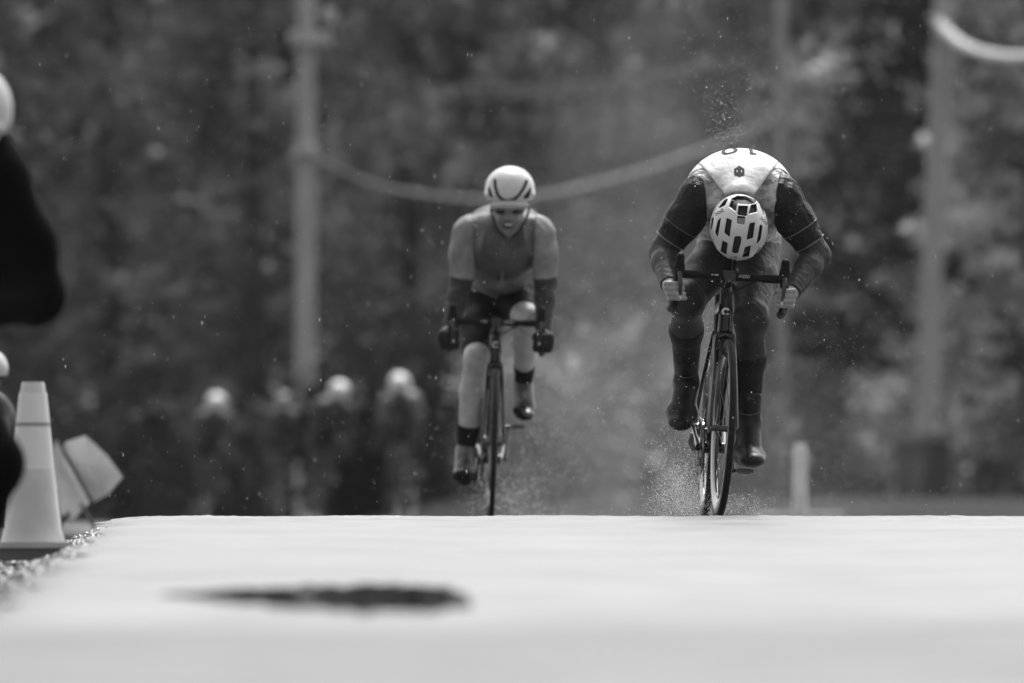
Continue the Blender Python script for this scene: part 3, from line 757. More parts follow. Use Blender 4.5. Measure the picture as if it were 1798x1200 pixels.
# grey frames round the two rear panes
for q in ([(555, 300), (640, 335), (622, 478), (515, 405)], [(808, 370), (892, 352), (902, 480), (772, 508)]):
    c_ = np.mean(q, 0); inn = [tuple(c_ + (np.array(p_) - c_) * .80) for p_ in q]; rt = HC + np.array([0, 0, -.12])
    def lift(qq, dep):
        o_ = []
        for px, py in z6(qq):
            a = P(px, py, YR); u = ((a[0] - HC[0]) / .110) ** 2 + ((a[2] - HC[2]) / .126) ** 2
            o_.append(P(px, py, HC[1] - .145 * math.sqrt(max(1 - u, .02)) + dep) - rt)
        return o_
    A_, B_ = lift(q, .001), lift(inn, .004); A2, B2 = lift(q, .010), lift(inn, .012)
    fs = []
    for i in range(4):
        j = (i + 1) % 4; fs += [(i, j, 4 + j, 4 + i), (4 + i, 4 + j, 12 + j, 12 + i), (i, 8 + i, 8 + j, j), (8 + i, 12 + i, 12 + j, 8 + j)]
    MB().add(A_ + B_ + A2 + B2, fs).build('vent_frame', gm('grey_plastic', .22, rough=.4), hr, smooth=False)
th_ = bvh_of(shell)
for (zx, zy), ang in (((400, 482), 180 + 27), ((978, 590), 180 - 42)):
    px, py = z6([(zx, zy)])[0]; V2, F2 = text2d('poc', .024)
    a = math.radians(ang); ux = (math.cos(a), 0, math.sin(a)); uy = (-math.sin(a), 0, math.cos(a))
    decal('lettering', V2, F2, th_, P(px, py, HC[1] - .08) - np.array([0, .3, 0]), ux, uy, (0, 1, 0), gm('helmet_ink', .06, rough=.5), hr, HC + np.array([0, 0, -.12]), .001)
hs = MB()
hs.tube(catmull([HC + np.array([-.085, .05, .03]), HC + np.array([-.08, .10, -.03]), HC + np.array([0, .135, -.05]), HC + np.array([.08, .10, -.03]), HC + np.array([.085, .05, .03])], 6), .006, 6, flat=((0, 0, 1), .5))
hs.xf(lambda p: p - Vector(HC + np.array([0, 0, -.12]))).build('chin_strap', m_liner, hr)

# ================================================================== left-hand rider (a little behind the focus)
LB = np.array([(862 - PC) / F * YL, YL, -0.012])
bikeL, SL, clL = bicycle(LB, 0.6, 1.6, 0.5, math.radians(242), 'black racing bicycle seen head-on, ridden by the smiling cyclist', 'racing bicycles', bar_z=.885)
def L_(px, py, dy): return P(px, py, YL + dy)
pl = empty('person', LB, 'smiling cyclist in short-sleeved grey jersey with bare knees, face to the camera', 'person', 'racing cyclists')
hcL = bike_point(bikeL, SL, (clL.x - .205, clL.y - .07, clL.z - .085)); hcR = bike_point(bikeL, SL, (clL.x + .205, clL.y - .07, clL.z - .085))
shL, elL, wrL = L_(822, 412, .24), L_(809, 497, .27), hcL + np.array([-.006, .065, .03])
shR, elR, wrR = L_(947, 412, .24), L_(958, 497, .27), hcR + np.array([.006, .065, .03])
torso = [E(L_(884, 432, .30), (.165, .17, .135)), E(L_(881, 468, .48), (.148, .2, .125)), E(L_(878, 516, .74), (.155, .15, .12)), C(L_(833, 406, .26), L_(936, 406, .26), .068, .068), E(L_(886, 400, .42), (.172, .22, .108))]
neck = [C(L_(889, 400, .24), L_(893, 372, .13), .062, .054)]
FC = L_(893.5, 356, .085)
face = [E(FC, (.074, .095, .105)), E(L_(893, 388, .035), (.056, .06, .062)), C(L_(893, 404, .010), L_(893, 410, .006), .022, .020),
        C(L_(893, 371, -.014), L_(892.5, 384, -.034), .009, .0145), E(L_(881, 386, .005), (.02, .02, .018)), E(L_(905, 386, .005), (.02, .02, .018)), E(L_(893, 367, .01), (.055, .03, .012)),
        C(L_(893, 393, -.004), L_(893, 394, -.004), .016, .015)]
uaL, faL = arm(shL, elL, wrL, (.066, .058, .045, .042, .030)); uaR, faR = arm(shR, elR, wrR, (.066, .058, .045, .042, .030))
hpL, knL, anL = L_(852, 528, .76), L_(837, 632, .38), L_(818, 792, .52)
hpR, knR, anR = L_(905, 528, .76), L_(925, 562, .30), L_(919, 674, .62)
thL, caL = leg(hpL, knL, anL, (.09, .080, .060, .060, .036)); thR, caR = leg(hpR, knR, anR, (.09, .080, .060, .056, .036))
ftL = foot(anL, L_(818, 836, .60), L_(812, 836, .36), .044); ftR = foot(anR, L_(920, 700, .70), L_(922, 730, .50), .044)
haL, haR = hand(hcL, -1, wrL, .1), hand(hcR, 1, wrR, .1)
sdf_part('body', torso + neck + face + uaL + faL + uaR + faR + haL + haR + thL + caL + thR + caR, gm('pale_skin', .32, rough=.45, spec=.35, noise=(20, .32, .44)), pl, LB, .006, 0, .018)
m_lj = gm('grey_jersey', 0.13, rough=0.55, spec=.25, noise=(9, .09, .19), bump=(22, .6, .015))
m_ljs = gm('toplit_grey_sleeve', 0.30, rough=0.55, spec=.25, noise=(14, .18, .30), bump=(30, .5, .012))  # paler than the jersey: light from above painted into the sleeve colour
m_bibs = gm('black_bib_shorts', 0.012, rough=0.7, spec=.05, bump=(40, .3, .006))
m_sock = gm('black_sock', 0.008, rough=0.8, spec=.1)
m_shoew = gm('white_wet_shoe', 0.45, rough=0.3, noise=(14, .008, .15))
jl_ = sdf_part('jersey', torso + [C(L_(889, 402, .25), L_(892, 384, .16), .066, .060)], m_lj, pl, LB, .006, .006, .035, cuts=[(L_(878, 500, .70), (0, .8, -.6))], wrinkle=(.003, 60))
sdf_part('chest_shade_panel', torso[:2] + [C(L_(889, 415, .22), L_(892, 384, .16), .05, .055)], gm('chest_shade_grey', .05, rough=.6, spec=.2, noise=(10, .05, .10)), pl, LB, .006, .010, .035, cuts=[(L_(838, 440, .2), (-1, -.35, .2)), (L_(932, 440, .2), (1, -.35, .2)), (L_(884, 430, .30), (0, 1, 0))])  # shade on the downturned chest, put in as a darker panel
MB().tube([L_(884, 425, .118) - LB, L_(883, 455, .145) - LB, L_(881, 505, .27) - LB], .003, 6).build('zip', gm('zip', .25, rough=.4, metal=.6), pl)
for S_, E_, W_, ua, fa, ha, s in ((shL, elL, wrL, uaL, faL, haL, -1), (shR, elR, wrR, uaR, faR, haR, 1)):
    sdf_part('sleeve', ua + torso[3:4], m_ljs, pl, LB, .006, .0085, .035, cuts=[cutp(S_, E_, .93), (S_ + np.array([-s * .02, 0, .05]), (-s, 0, .05))], wrinkle=(.0025, 80))
    sdf_part('sleeve_hem', ua, gm('dark_hem', .05), pl, LB, .006, .011, .03, cuts=[cutp(S_, E_, .93), cutp(S_, E_, .88, 1)])
    sdf_part('arm_warmer', ua + fa, gm('charcoal_arm_warmer', .04, rough=.6, spec=.2, noise=(60, .025, .05)), pl, LB, .006, .004, .02, cuts=[cutp(S_, E_, .85, 1), cutp(E_, W_, .94)])
    sdf_part('glove', ha, m_glov, pl, LB, .004, .0055, .018)
for H_, K_, A_, th, ca, ft, t in ((hpL, knL, anL, thL, caL, ftL, .90), (hpR, knR, anR, thR, caR, ftR, .80)):
    sdf_part('shorts_leg', th[:2] + [E(L_(878, 516, .74), (.155, .15, .12))], m_bibs, pl, LB, .006, .006, .03, cuts=[cutp(H_, K_, t)])
    sdf_part('sock', ca, m_sock, pl, LB, .005, .004, .02, cuts=[cutp(K_, A_, .72, 1)])
    sdf_part('shoe', ft[0], m_shoew, pl, LB, .005, .002, .02)
    sdf_part('shoe_sole', ft[0][3:], m_sock, pl, LB, .005, .006, .02, cuts=[(ft[1] + ft[2] * .012, ft[2] + (np.array([0, .55, 0]) if H_ is hpL else np.array([.6, 0, 0])))])
# shade on the face painted into the skin tone: darker upward, legs lighter
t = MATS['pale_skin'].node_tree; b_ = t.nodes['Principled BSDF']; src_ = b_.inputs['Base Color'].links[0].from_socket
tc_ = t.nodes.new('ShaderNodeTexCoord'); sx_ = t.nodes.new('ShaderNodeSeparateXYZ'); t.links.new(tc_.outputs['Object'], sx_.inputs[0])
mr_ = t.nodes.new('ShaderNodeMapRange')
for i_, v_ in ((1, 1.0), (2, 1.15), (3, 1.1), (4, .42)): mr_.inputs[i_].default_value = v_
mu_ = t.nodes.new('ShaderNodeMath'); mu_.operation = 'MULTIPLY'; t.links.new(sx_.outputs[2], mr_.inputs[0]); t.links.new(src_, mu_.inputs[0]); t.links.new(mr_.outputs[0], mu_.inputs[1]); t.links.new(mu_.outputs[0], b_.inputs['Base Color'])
# face details
fe = MB()
for px in (880.5, 905.5):
    V, Fq = surface_nets(*field([E(L_(px, 372, -.006), (.020, .014, .0085))], .003, 0, .005)); fe.add(V - LB, [tuple(f) for f in Fq])
fe.build('shaded_eyes', gm('eye_shade', .04, rough=.5), pl)  # widened and darkened to paint the shade under the brim
V, Fq = surface_nets(*field([E(L_(881, 372, .012), (.030, .034, .014)), E(L_(905.5, 372, .012), (.030, .034, .014)), C(L_(868, 371, .03), L_(866, 370, .10), .005, .004), C(L_(919, 371, .03), L_(921, 370, .10), .005, .004)], .003, 0, .008))
MB().add(V - LB, [tuple(f) for f in Fq]).build('eye_shade_glasses', gm('eye_shade_lens', .02, rough=.35, spec=.3), pl)  # dark lenses added to stand for the shaded eye area
V, Fq = surface_nets(*field([E(L_(893, 397, -.024), (.026, .014, .011))], .003, 0, .005))
MB().add(V - LB, [tuple(f) for f in Fq]).build('mouth', gm('mouth_dark', .015), pl)
V, Fq = surface_nets(*field([E(L_(893, 395.2, -.033), (.019, .008, .0045))], .0025, 0, .005))
MB().add(V - LB, [tuple(f) for f in Fq]).build('teeth', gm('teeth', .6, rough=.3), pl)
# helmet of the left-hand rider
HC2 = L_(895.3, 331, .075); HB2 = HC2 + np.array([0, 0, -.09])
hl_ = empty('cycling_helmet', HB2, 'smooth white cycling helmet with a dark U-shaped groove, on the smiling rider', 'helmet', 'cycling helmets')
z5 = lambda q: [(840 + x / 8, 280 + y / 8) for x, y in q]
groove = z5([(232, 300), (240, 400), (270, 500), (330, 565), (420, 585), (510, 560), (580, 490), (640, 400), (675, 310)])
sv = [z5(q) for q in ([(140, 420), (158, 395), (202, 545), (150, 500)], [(738, 395), (728, 480), (690, 552), (622, 552)])]
def cut_groove(Vv, X, Y, Z):
    inner = (((X - HC2[0]) / .090) ** 2 + ((Y - HC2[1]) / .118) ** 2 + ((Z - HC2[2]) / .088) ** 2)
    Vv = np.maximum(Vv, (1 - np.sqrt(inner)) * .09)
    px = PC + X / Y * F; py = PH - (Z - ZC) / Y * F; px, py = np.broadcast_arrays(px, py)
    g = np.full(Vv.shape, 1e3)
    for a, b in zip(groove, groove[1:]):
        ex, ey = b[0] - a[0], b[1] - a[1]; t = np.clip(((px - a[0]) * ex + (py - a[1]) * ey) / (ex * ex + ey * ey), 0, 1)
        g = np.minimum(g, np.hypot(px - a[0] - ex * t, py - a[1] - ey * t) - 2.6)
    for q in sv: g = np.minimum(g, poly_sd(px, py, q) - .5)
    vent = np.maximum(g / 391.0, Y - (HC2[1] + .0))
    return np.maximum(np.maximum(Vv, -vent), (HC2[2] - .050 + .25 * (Y - HC2[1])) - Z)
sdf_part('shell', [E(HC2, (.110, .145, .100)), E(HC2 + np.array([0, .0, -.03]), (.112, .135, .045))], m_hel, hl_, HB2, .003, 0, .02, post=cut_groove)
sdf_part('liner', [E(HC2, (.099, .131, .094))], m_liner, hl_, HB2, .004, 0, .01, cuts=[(HC2 + np.array([0, 0, -.064]), (0, .25, -1))])
sdf_part('cap_brim', [E(L_(894.5, 361, .060), (.090, .125, .030))], gm('pale_cap', .5, rough=.6), hl_, HB2, .004, 0, .01, cuts=[(L_(894, 369, .075), (0, .1, -1))])
for s in (-1, 1):
    MB().tube(catmull([HC2 + np.array([s * .084, .0, -.06]), HC2 + np.array([s * .080, .02, -.12]), L_(893, 408, .06) + np.array([s * .045, 0, 0]), L_(893, 417, .05)], 5), .0055, 6, flat=((0, 1, 0), .6)).xf(lambda p: p - Vector(HB2)).build('chin_strap', m_liner, hl_)

# ================================================================== riders far behind
bgm = dict(jersey=gm('far_jersey', .16), sleeve=gm('far_sleeve', .22), chest_shade_panel=gm('far_chest', .015))
def far_rider(px, ptop, Y, pl_label, bk_label, hm_label, jersey_v, hel_v, yaw=0, lean=0):
    loc = Vector(((px - PC) / F * Y - .086, Y, ZC + (PH - ptop) / F * Y - 1.572))
    for src, lab in ((pl, pl_label), (bikeL, bk_label), (hl_, hm_label)):
        c = copy_tree(src); c['label'] = lab
        d = Vector(src.location) - Vector([float(a) for a in LB]); Rm = Matrix.Rotation(math.radians(yaw), 3, 'Z') @ Matrix.Rotation(math.radians(lean), 3, 'Y')
        c.location = loc + Rm @ d; c.rotation_euler = (Rm @ src.rotation_euler.to_matrix()).to_euler()
        c['group'] = {'person': 'cyclists far down the road', 'bicycle': 'bicycles far down the road', 'helmet': 'helmets far down the road'}[src['category']]
        for ch in list(c.children):
            nm = ch.name.split('.')[0]
            if nm in ('shaded_eyes', 'eye_shade_glasses', 'teeth', 'mouth', 'zip', 'cable', 'bar_lettering', 'head_badge', 'cassette'): bpy.data.objects.remove(ch); continue
            for g in list(ch.children):
                if g.name.startswith('spoke'): bpy.data.objects.remove(g)
            mat = None
            if nm in ('jersey', 'sleeve'): mat = gm('far_jersey_%g' % jersey_v, jersey_v, rough=.6)
            if nm == 'chest_shade_panel': mat = gm('far_chest', .015)
            if nm == 'shell': mat = gm('far_helmet_%g' % hel_v, hel_v, rough=.4)
            if nm == 'body': mat = gm('far_skin', .035)
            if nm == 'shoe': mat = gm('far_shoe', .05)
            if mat: ch.material_slots[0].link = 'OBJECT'; ch.material_slots[0].material = mat
far_rider(380, 692, 100, 'blurred cyclist far behind, leftmost of the group on the road', 'blurred bicycle under the leftmost far cyclist', 'blurred bright helmet on the leftmost far cyclist', .05, .88, 3, 0)
far_rider(484, 690, 109, 'blurred cyclist with dull grey helmet just left of the tall pole', 'blurred bicycle left of the pole, under the dull-helmeted rider', 'dull grey helmet of the far rider just left of the pole', .06, .25, -6, 4)
far_rider(577, 669, 93, 'blurred dark-clad cyclist just right of the tall pole foot', 'blurred bicycle of the dark-clad rider right of the pole foot', 'bright white helmet just right of the tall pole foot', .03, .88, 8, 5)
far_rider(708, 658, 90, 'blurred pale-shouldered cyclist, nearest and rightmost of the far group', 'blurred bicycle under the rightmost of the far cyclists', 'bright helmet on the rightmost of the far cyclists', .13, .88, -9, -2)

# ================================================================== people and gear at the left edge
m_black = gm('black_jacket', 0.002, rough=0.8, spec=0.03)
YN = 23.0
def N_(px, py, dy=0): return P(px, py, YN + dy)
NB = np.array([N_(-60, 0)[0], YN, gz(N_(-60, 0)[0], YN)])
pn = empty('person', NB, 'black-clad bystander with white cap, mostly cut off by the left picture edge', 'person')
tor = [E(N_(-70, 340), (.17, .13, .2)), E(N_(-75, 470), (.18, .14, .16)), E(N_(-125, 590), (.16, .14, .14)), C(N_(-150, 320), N_(-18, 318), .07, .07)]
arR = [C(N_(-12, 325), N_(40, 430, .04), .075, .07), C(N_(40, 430, .04), N_(62, 520, .06), .07, .062), C(N_(62, 520, .06), N_(-30, 545, -.2), .058, .04), C(N_(-30, 545, -.2), N_(-50, 540, -.26), .035, .03)]
arL = [C(N_(-165, 325), N_(-190, 520, .05), .07, .055), C(N_(-190, 520, .05), N_(-90, 545, -.2), .052, .035), C(N_(-90, 545, -.2), N_(-70, 540, -.26), .035, .03)]
hdN = [E(N_(-40, 205), (.075, .095, .115)), C(N_(-40, 250), N_(-50, 310), .055, .06), C(N_(-32, 240, -.07), N_(-32, 262, -.04), .03, .03), C(N_(-30, 215, -.09), N_(-30, 226, -.1), .012, .014)]
lgN = [C(N_(-110, 640), N_(-16, 815, -.25), .09, .072), C(N_(-16, 815, -.25), N_(-60, 1110, .02), .066, .045), C(N_(-165, 640), N_(-175, 870, -.05), .10, .07), C(N_(-175, 870, -.05), N_(-180, 1150, .05), .066, .045)]
zf = NB[2] + .04
for A_ in (lgN[1], lgN[3]): A_[2][2] = zf + .06
ftN = [C((lgN[1][2][0], lgN[1][2][1] + .05, zf), (lgN[1][2][0], lgN[1][2][1] - .17, zf), .045, .04), C((lgN[3][2][0], lgN[3][2][1] + .05, zf), (lgN[3][2][0], lgN[3][2][1] - .17, zf), .045, .04)]
sdf_part('body', tor + arR + arL + hdN + lgN + ftN, m_skin, pn, NB, .012, 0, .04)
sdf_part('jacket', tor + arR[:3] + arL[:2] + [hdN[1]], m_black, pn, NB, .012, .012, .05)
sdf_part('trousers', lgN + tor[2:3], m_black, pn, NB, .012, .014, .04)
sdf_part('boots', ftN, m_black, pn, NB, .012, .012, .02)
sdf_part('cap', [E(N_(-38, 193), (.092, .112, .115))], m_jwhite, pn, NB, .008, .0, .02, cuts=[(N_(-38, 240), (-.15, .1, -1))])
sdf_part('cap_peak', [E(N_(-38, 222, -.11), (.07, .09, .012))], m_jwhite, pn, NB, .005, 0, .01)

YS = 41.0
def S2(px, py, dy=0): return P(px, py, YS + dy)
SB = np.array([S2(-30, 0)[0], YS, gz(S2(-30, 0)[0], YS)])
ps = empty('person', SB, 'bystander crouching behind the traffic cone, only a pale helmet edge showing', 'person')
zf = SB[2] + .04
pr_t = [E(S2(-32, 745, .12), (.16, .12, .17)), E(S2(-32, 820, .2), (.15, .13, .12)), C(S2(-75, 715, .05), S2(8 - 20, 715, .05), .06, .06)]
pr_h = [E(S2(-24, 655), (.075, .09, .11)), C(S2(-26, 680, .03), S2(-30, 712, .06), .05, .055), C(S2(-24, 660, -.085), S2(-24, 668, -.095), .012, .013)]
pr_a = [C(S2(-82, 720, .05), S2(-90, 790, -.1), .05, .042), C(S2(-90, 790, -.1), S2(-50, 800, -.25), .04, .03), C(S2(-8, 720, .05), S2(-2, 790, -.1), .05, .042), C(S2(-2, 790, -.1), S2(-30, 800, -.25), .04, .03)]
pr_l = []
for px in (-62, -6):
    k_ = S2(px, 800, -.3); a_ = np.array([k_[0], YS - .02, zf + .05])
    pr_l += [C(S2(px * .6 - 12, 835, .2), k_, .085, .06), C(k_, a_, .058, .042), C(a_ + np.array([0, .05, -.05]), a_ + np.array([0, -.17, -.05]), .042, .036)]
sdf_part('body', pr_t + pr_h + pr_a + pr_l, m_skin, ps, SB, .012, 0, .03)
sdf_part('jacket', pr_t + pr_a[:4:1], gm('dark_jacket', .03), ps, SB, .012, .01, .04)
sdf_part('trousers', pr_l[:2] + pr_l[3:5], gm('dark_jacket', .03), ps, SB, .012, .01, .03)
hb_ = S2(-24, 650)
hs_ = empty('cycling_helmet', hb_, 'pale helmet edge at the left picture edge above the traffic cone', 'helmet')
sdf_part('shell', [E(S2(-24, 648), (.105, .135, .10))], gm('pale_helmet', .55, rough=.35), hs_, hb_, .006, 0, .01, cuts=[(S2(-24, 668), (0, .1, -1))])
sdf_part('rim_band', [E(S2(-24, 648), (.105, .135, .10))], m_liner, hs_, hb_, .004, .003, .01, cuts=[(S2(-24, 668), (0, .1, -1)), (S2(-24, 658), (0, -.1, 1))])

# traffic cone
YCN = 28.0; cb0 = P(58, 985, YCN); cs = YCN / F
cb0[2] = min(cb0[2], gz(cb0[0], YCN) + .03)
co = empty('traffic_cone', cb0, 'pale traffic cone with wide base standing on the gravel verge', 'traffic cone')
m_cone = gm('wet_cone_plastic', .55, rough=.35, noise=(6, .48, .6)); m_coneb = gm('cone_collar', .72, rough=.3); m_rub = gm('cone_rubber', .10, rough=.5)
hgt = lambda py: (985 - py) * cs
def rad(py): return (21 + (py - 672) / 258 * 26) * cs
MB().lathe_z([(rad(930) + .03, .012), (rad(930) + .03, .03), (rad(930) + .006, hgt(930)), (rad(672), hgt(678)), (rad(672) - .004, hgt(671)), (rad(672) - .012, hgt(671)), (rad(672) - .014, hgt(680)), (rad(930) - .01, hgt(930)), (rad(930), .012)], 40).build('cone_body', m_cone, co)
MB().lathe_z([(rad(742) + .0005, hgt(742)), (rad(742) + .003, hgt(742)), (rad(690) + .003, hgt(690)), (rad(690) + .0005, hgt(690))], 40).build('collar', m_coneb, co)
MB().lathe_z([(rad(852) + .0005, hgt(852)), (rad(852) + .003, hgt(852)), (rad(750) + .003, hgt(750)), (rad(750) + .0005, hgt(750))], 40).build('collar', m_coneb, co)
for a, b in ((748, 743),):
    MB().lathe_z([(rad(748), hgt(748)), (rad(748) + .0035, hgt(748)), (rad(743) + .0035, hgt(743)), (rad(743), hgt(743))], 40).build('dark_band', gm('dull_band', .3, rough=.5), co)
bs = MB(); bs.box((0, 0, .014), (.135, .135, .014)); bs.box((0, 0, .036), (.122, .122, .0075))
bs.build('base', m_rub, co, smooth=False)
rb = 0
for k in range(18):
    MB().box((-.128 + k * .015, -.125, .052), (.005, .008, .010)).build('base_rib', m_cone, co, smooth=False)
MB().box((0, 0, .052), (.124, .121, .0085)).build('base_flange', m_cone, co, smooth=False)

# fabric roll-up sign, slack and tilted
YF = 45.0; fb = P(128, 914, YF); fb[2] = gz(fb[0], YF)
fs_ = empty('roll_up_sign', fb, 'slack pale fabric sign on dark spars beside the traffic cone', 'sign')
def sheet(polypx, dy0, bulge, name, mat):
    V2, F2 = grid2d(polypx, 6); c = np.mean(polypx, 0); Vt = []; 
    for th_i in (0, .004):
        for u, v in V2:
            d = 1 - min(1, np.hypot(u - c[0], v - c[1]) / 60); Vt.append(P(u, v, YF + dy0 + bulge * d + th_i + .03 * math.sin(u * .09)) - fb)
    n_ = len(V2); m_ = len(polypx); last = n_ - m_
    fl = [tuple(f) for f in F2] + [tuple(i + n_ for i in f[::-1]) for f in F2] + [(last + j, last + (j + 1) % m_, n_ + last + (j + 1) % m_, n_ + last + j) for j in range(m_)]
    return MB().add(Vt, fl).build(name, mat, fs_)
m_fab = gm('pale_sign_fabric', .78, rough=.5, noise=(5, .68, .85))
sheet([(104, 792), (116, 776), (150, 765), (188, 800), (216, 838), (190, 868), (166, 882)], 0, -.05, 'fabric_panel', m_fab)
sheet([(92, 790), (100, 772), (110, 792), (160, 880), (128, 914), (106, 904), (96, 850)], .02, .05, 'fabric_panel', m_fab)
m_spar = gm('dark_spar', .04, rough=.5)
MB().tube([P(104, 778, YF - .03) - fb, P(165, 890, YF - .03) - fb], .008, 8).build('spar', m_spar, fs_)
MB().tube([P(112, 905, YF + .06) - fb, P(212, 835, YF + .06) - fb], .007, 8).build('spar', m_spar, fs_)
for dx, dy in ((-.16, -.12), (.16, -.12), (-.14, .2), (.14, .2)):
    MB().tube([P(140, 880, YF + .05) - fb, (dx, dy, .008)], .008, 8).build('stand_leg', m_spar, fs_)

# white marker post and pale kerb stone beyond the crest on the right
YP = 58.0; pb = P(1405, 905, YP); pb[2] = gz(pb[0], YP)
mp_ = empty('marker_post', pb, 'white round-topped marker post beyond the crest, right of the bowed rider', 'post')
hp_ = P(1405, 783, YP)[2] - pb[2]
MB().lathe_z([(0, hp_ + .012), (.03, hp_ + .006), (.046, hp_ - .02), (.048, .03), (.05, 0)], 24).build('post_tube', gm('white_post', .8, rough=.4, noise=(12, .5, .66)), mp_)
MB().lathe_z([(.0485, hp_ - .13), (.0495, hp_ - .13), (.0495, hp_ - .06), (.0485, hp_ - .06)], 24).build('reflective_band', gm('post_band', .7, rough=.25), mp_)
MB().lathe_z([(0, .03), (.10, .028), (.12, .0)], 24).build('post_foot', m_rub, mp_)
YK = 61.0; kb = P(1400, 905, YK); kb[2] = gz(kb[0], YK)
ko = MB(); nk = 26
Vk = []
for i in range(nk):
    t = i / (nk - 1); x = (-82 + 170 * t) / F * YK; zt = P(0, 899.5 + 1.5 * math.sin(i * 2.3) * (.5 + .5 * math.sin(i)) + (2.5 if i in (0, nk - 1) else 0), YK)[2] - kb[2]
    Vk += [(x, .12, 0), (x, .125, zt - .004), (x, .30, zt), (x, .32, 0)]
Fk = [(i * 4 + j, (i + 1) * 4 + j, (i + 1) * 4 + j + 1, i * 4 + j + 1) for i in range(nk - 1) for j in range(3)] + [(0, 1, 2, 3), ((nk - 1) * 4 + 3, (nk - 1) * 4 + 2, (nk - 1) * 4 + 1, (nk - 1) * 4)]
k1 = ko.add(Vk, Fk).build('stone_block', gm('pale_stone', .5, rough=.7, noise=(20, .35, .6)), smooth=False); k1.location = kb
tag(k1, 'low pale stone block with rough top at the foot of the white post', 'stone')

# roadside cabinet on the right, at the foot of the leaning pole
YB = 112.0; cb = P(1620, 905, YB); cb[2] = gz(cb[0], YB)
ca_ = empty('utility_cabinet', cb, 'dark roadside utility cabinet with pale lid at the foot of the right pole', 'cabinet')
hc_ = P(0, 776, YB)[2] - cb[2]
MB().box((0, 0, hc_ / 2), (.36, .25, hc_ / 2)).build('cabinet_body', gm('dark_cabinet', .04, rough=.6), ca_, smooth=False)
MB().box((-.03, 0, hc_ + .06), (.50, .33, .055)).build('lid', gm('cabinet_lid', .16, rough=.5), ca_, smooth=False)
MB().box((-.08, -.26, hc_ * .40), (.08, .012, hc_ * .38)).build('door_strip', gm('cabinet_strip', .09, rough=.6), ca_, smooth=False)

# ------------------------------------------------------------------ poles and overhead cables
m_pole = gm('weathered_pole', .36, rough=.8, noise=(3, .3, .42), bump=(20, .4, .02), stretch=(6, 6, .4))
m_ins = gm('glazed_insulator', .4, rough=.2); m_cable = gm('pale_cable', .34, rough=.5); m_cabled = gm('dull_cable', .13, rough=.6); m_sleevec = gm('cable_guard', .6, rough=.4)
def pole(px0, px1, py1, Y, r, label, hw, arm_py=None):
    b = P(px0, 905, Y); b[2] = gz(b[0], Y) - .2
    t = P(px1, py1, Y); d = (t - b) / (t[2] - b[2]); top = b + d * hw
    o = empty('utility_pole', b, label, 'pole', 'utility poles')
    MB().tube([(0, 0, 0), d * hw * .5, d * hw], [r * 1.08, r, r * .85], 16).build('pole_shaft', m_pole, o)
    return o, b, d
oL, bL, dL = pole(536, 537, 265, 112, .125, 'tall weathered utility pole behind the riders, left of the smiling cyclist', 9.5)
oR, bR_, dR = pole(1618, 1655, 60, 117, .14, 'leaning utility pole at the right, above the dark cabinet', 10)
oM, bM, dM = pole(1372, 1372, 100, 136, .09, 'faint far utility pole above the bowed rider', 14)
def bits(o, b, items, mat, nm):
    for px, py, Y, r in items:
        c = P(px, py, Y) - b
        MB().lathe_z([(0, -r), (r * .7, -r * .9), (r, -r * .3), (r * .8, 0), (r, r * .35), (r * .6, r), (0, r * 1.05)], 14, c=c).build(nm, mat, o)
bits(oL, bL, [(545, 266, 111.7, .09), (524, 268, 111.7, .07), (516, 66, 111.7, .08), (562, 68, 111.7, .08), (577, 28, 111.7, .09)], m_ins, 'insulator')
MB().tube([P(508, 78, 111.8) - bL, P(585, 78, 111.8) - bL], .05, 8).build('crossarm', m_pole, oL)
MB().tube([P(510, 275, 111.8) - bL, P(560, 275, 111.8) - bL], .05, 8).build('crossarm', m_pole, oL)
MB().tube([P(577, 78, 111.8) - bL, P(577, 36, 111.8) - bL], .03, 8).build('insulator_pin', m_pole, oL)
bits(oR, bR_, [(1648, 38, 116.7, .10), (1690, 88, 116.7, .07)], m_ins, 'insulator')
MB().tube([P(1640, 55, 116.8) - bR_, P(1695, 95, 116.8) - bR_], .04, 8).build('bracket', m_pole, oR)
def cable(pts, r, mat, label, grp='overhead cables'):
    pp = catmull([P(*q) for q in pts], 10); o = MB().tube(pp, r, 8).xf(lambda p: p - Vector(pp[0])).build('overhead_cable', mat)
    o.location = [float(a) for a in pp[0]]; tag(o, label, 'cable', grp)
cable([(545, 266, 111.7), (640, 318, 114.5), (760, 343, 118.0), (900, 349, 122.1), (1060, 318, 126.8), (1200, 275, 130.9), (1372, 205, 136.0)], .023, m_cable, 'thick sagging cable at helmet height, right of the tall left pole')
cable([(545, 272, 111.7), (640, 331, 114.5), (760, 357, 118.0), (900, 362, 122.1), (1060, 333, 126.8), (1200, 285, 130.9), (1372, 215, 136.0)], .008, m_cabled, 'thin cable just under the thick sagging cable')
cable([(556, 84, 111.7), (650, 132, 114.5), (770, 152, 118.1), (900, 156, 121.9), (1060, 145, 126.7), (1200, 122, 130.9), (1372, 80, 136.0)], .011, m_cabled, 'upper of the two thin cables high on the left pole')
cable([(556, 92, 111.7), (650, 146, 114.5), (770, 168, 118.1), (900, 172, 121.9), (1060, 160, 126.7), (1200, 136, 130.9), (1372, 92, 136.0)], .011, m_cabled, 'lower of the two thin cables high on the left pole')
cable([(524, 268, 111.7), (440, 315, 108), (340, 345, 104), (200, 355, 99), (0, 330, 92), (-250, 250, 86)], .003, m_cabled, 'faint cable running left from the tall left pole')
cable([(548, 276, 111.7), (620, 350, 110.5), (700, 425, 109), (790, 500, 107)], .004, m_cabled, 'faint guy wire slanting down right from the left pole')
cable([(1648, 40, 116.7), (1668, 62, 115.5), (1700, 84, 113.5), (1745, 98, 111), (1798, 102, 108), (1900, 90, 103), (2050, 40, 96)], .075, m_sleevec, 'bright thick cable drooping to the right from the right pole')
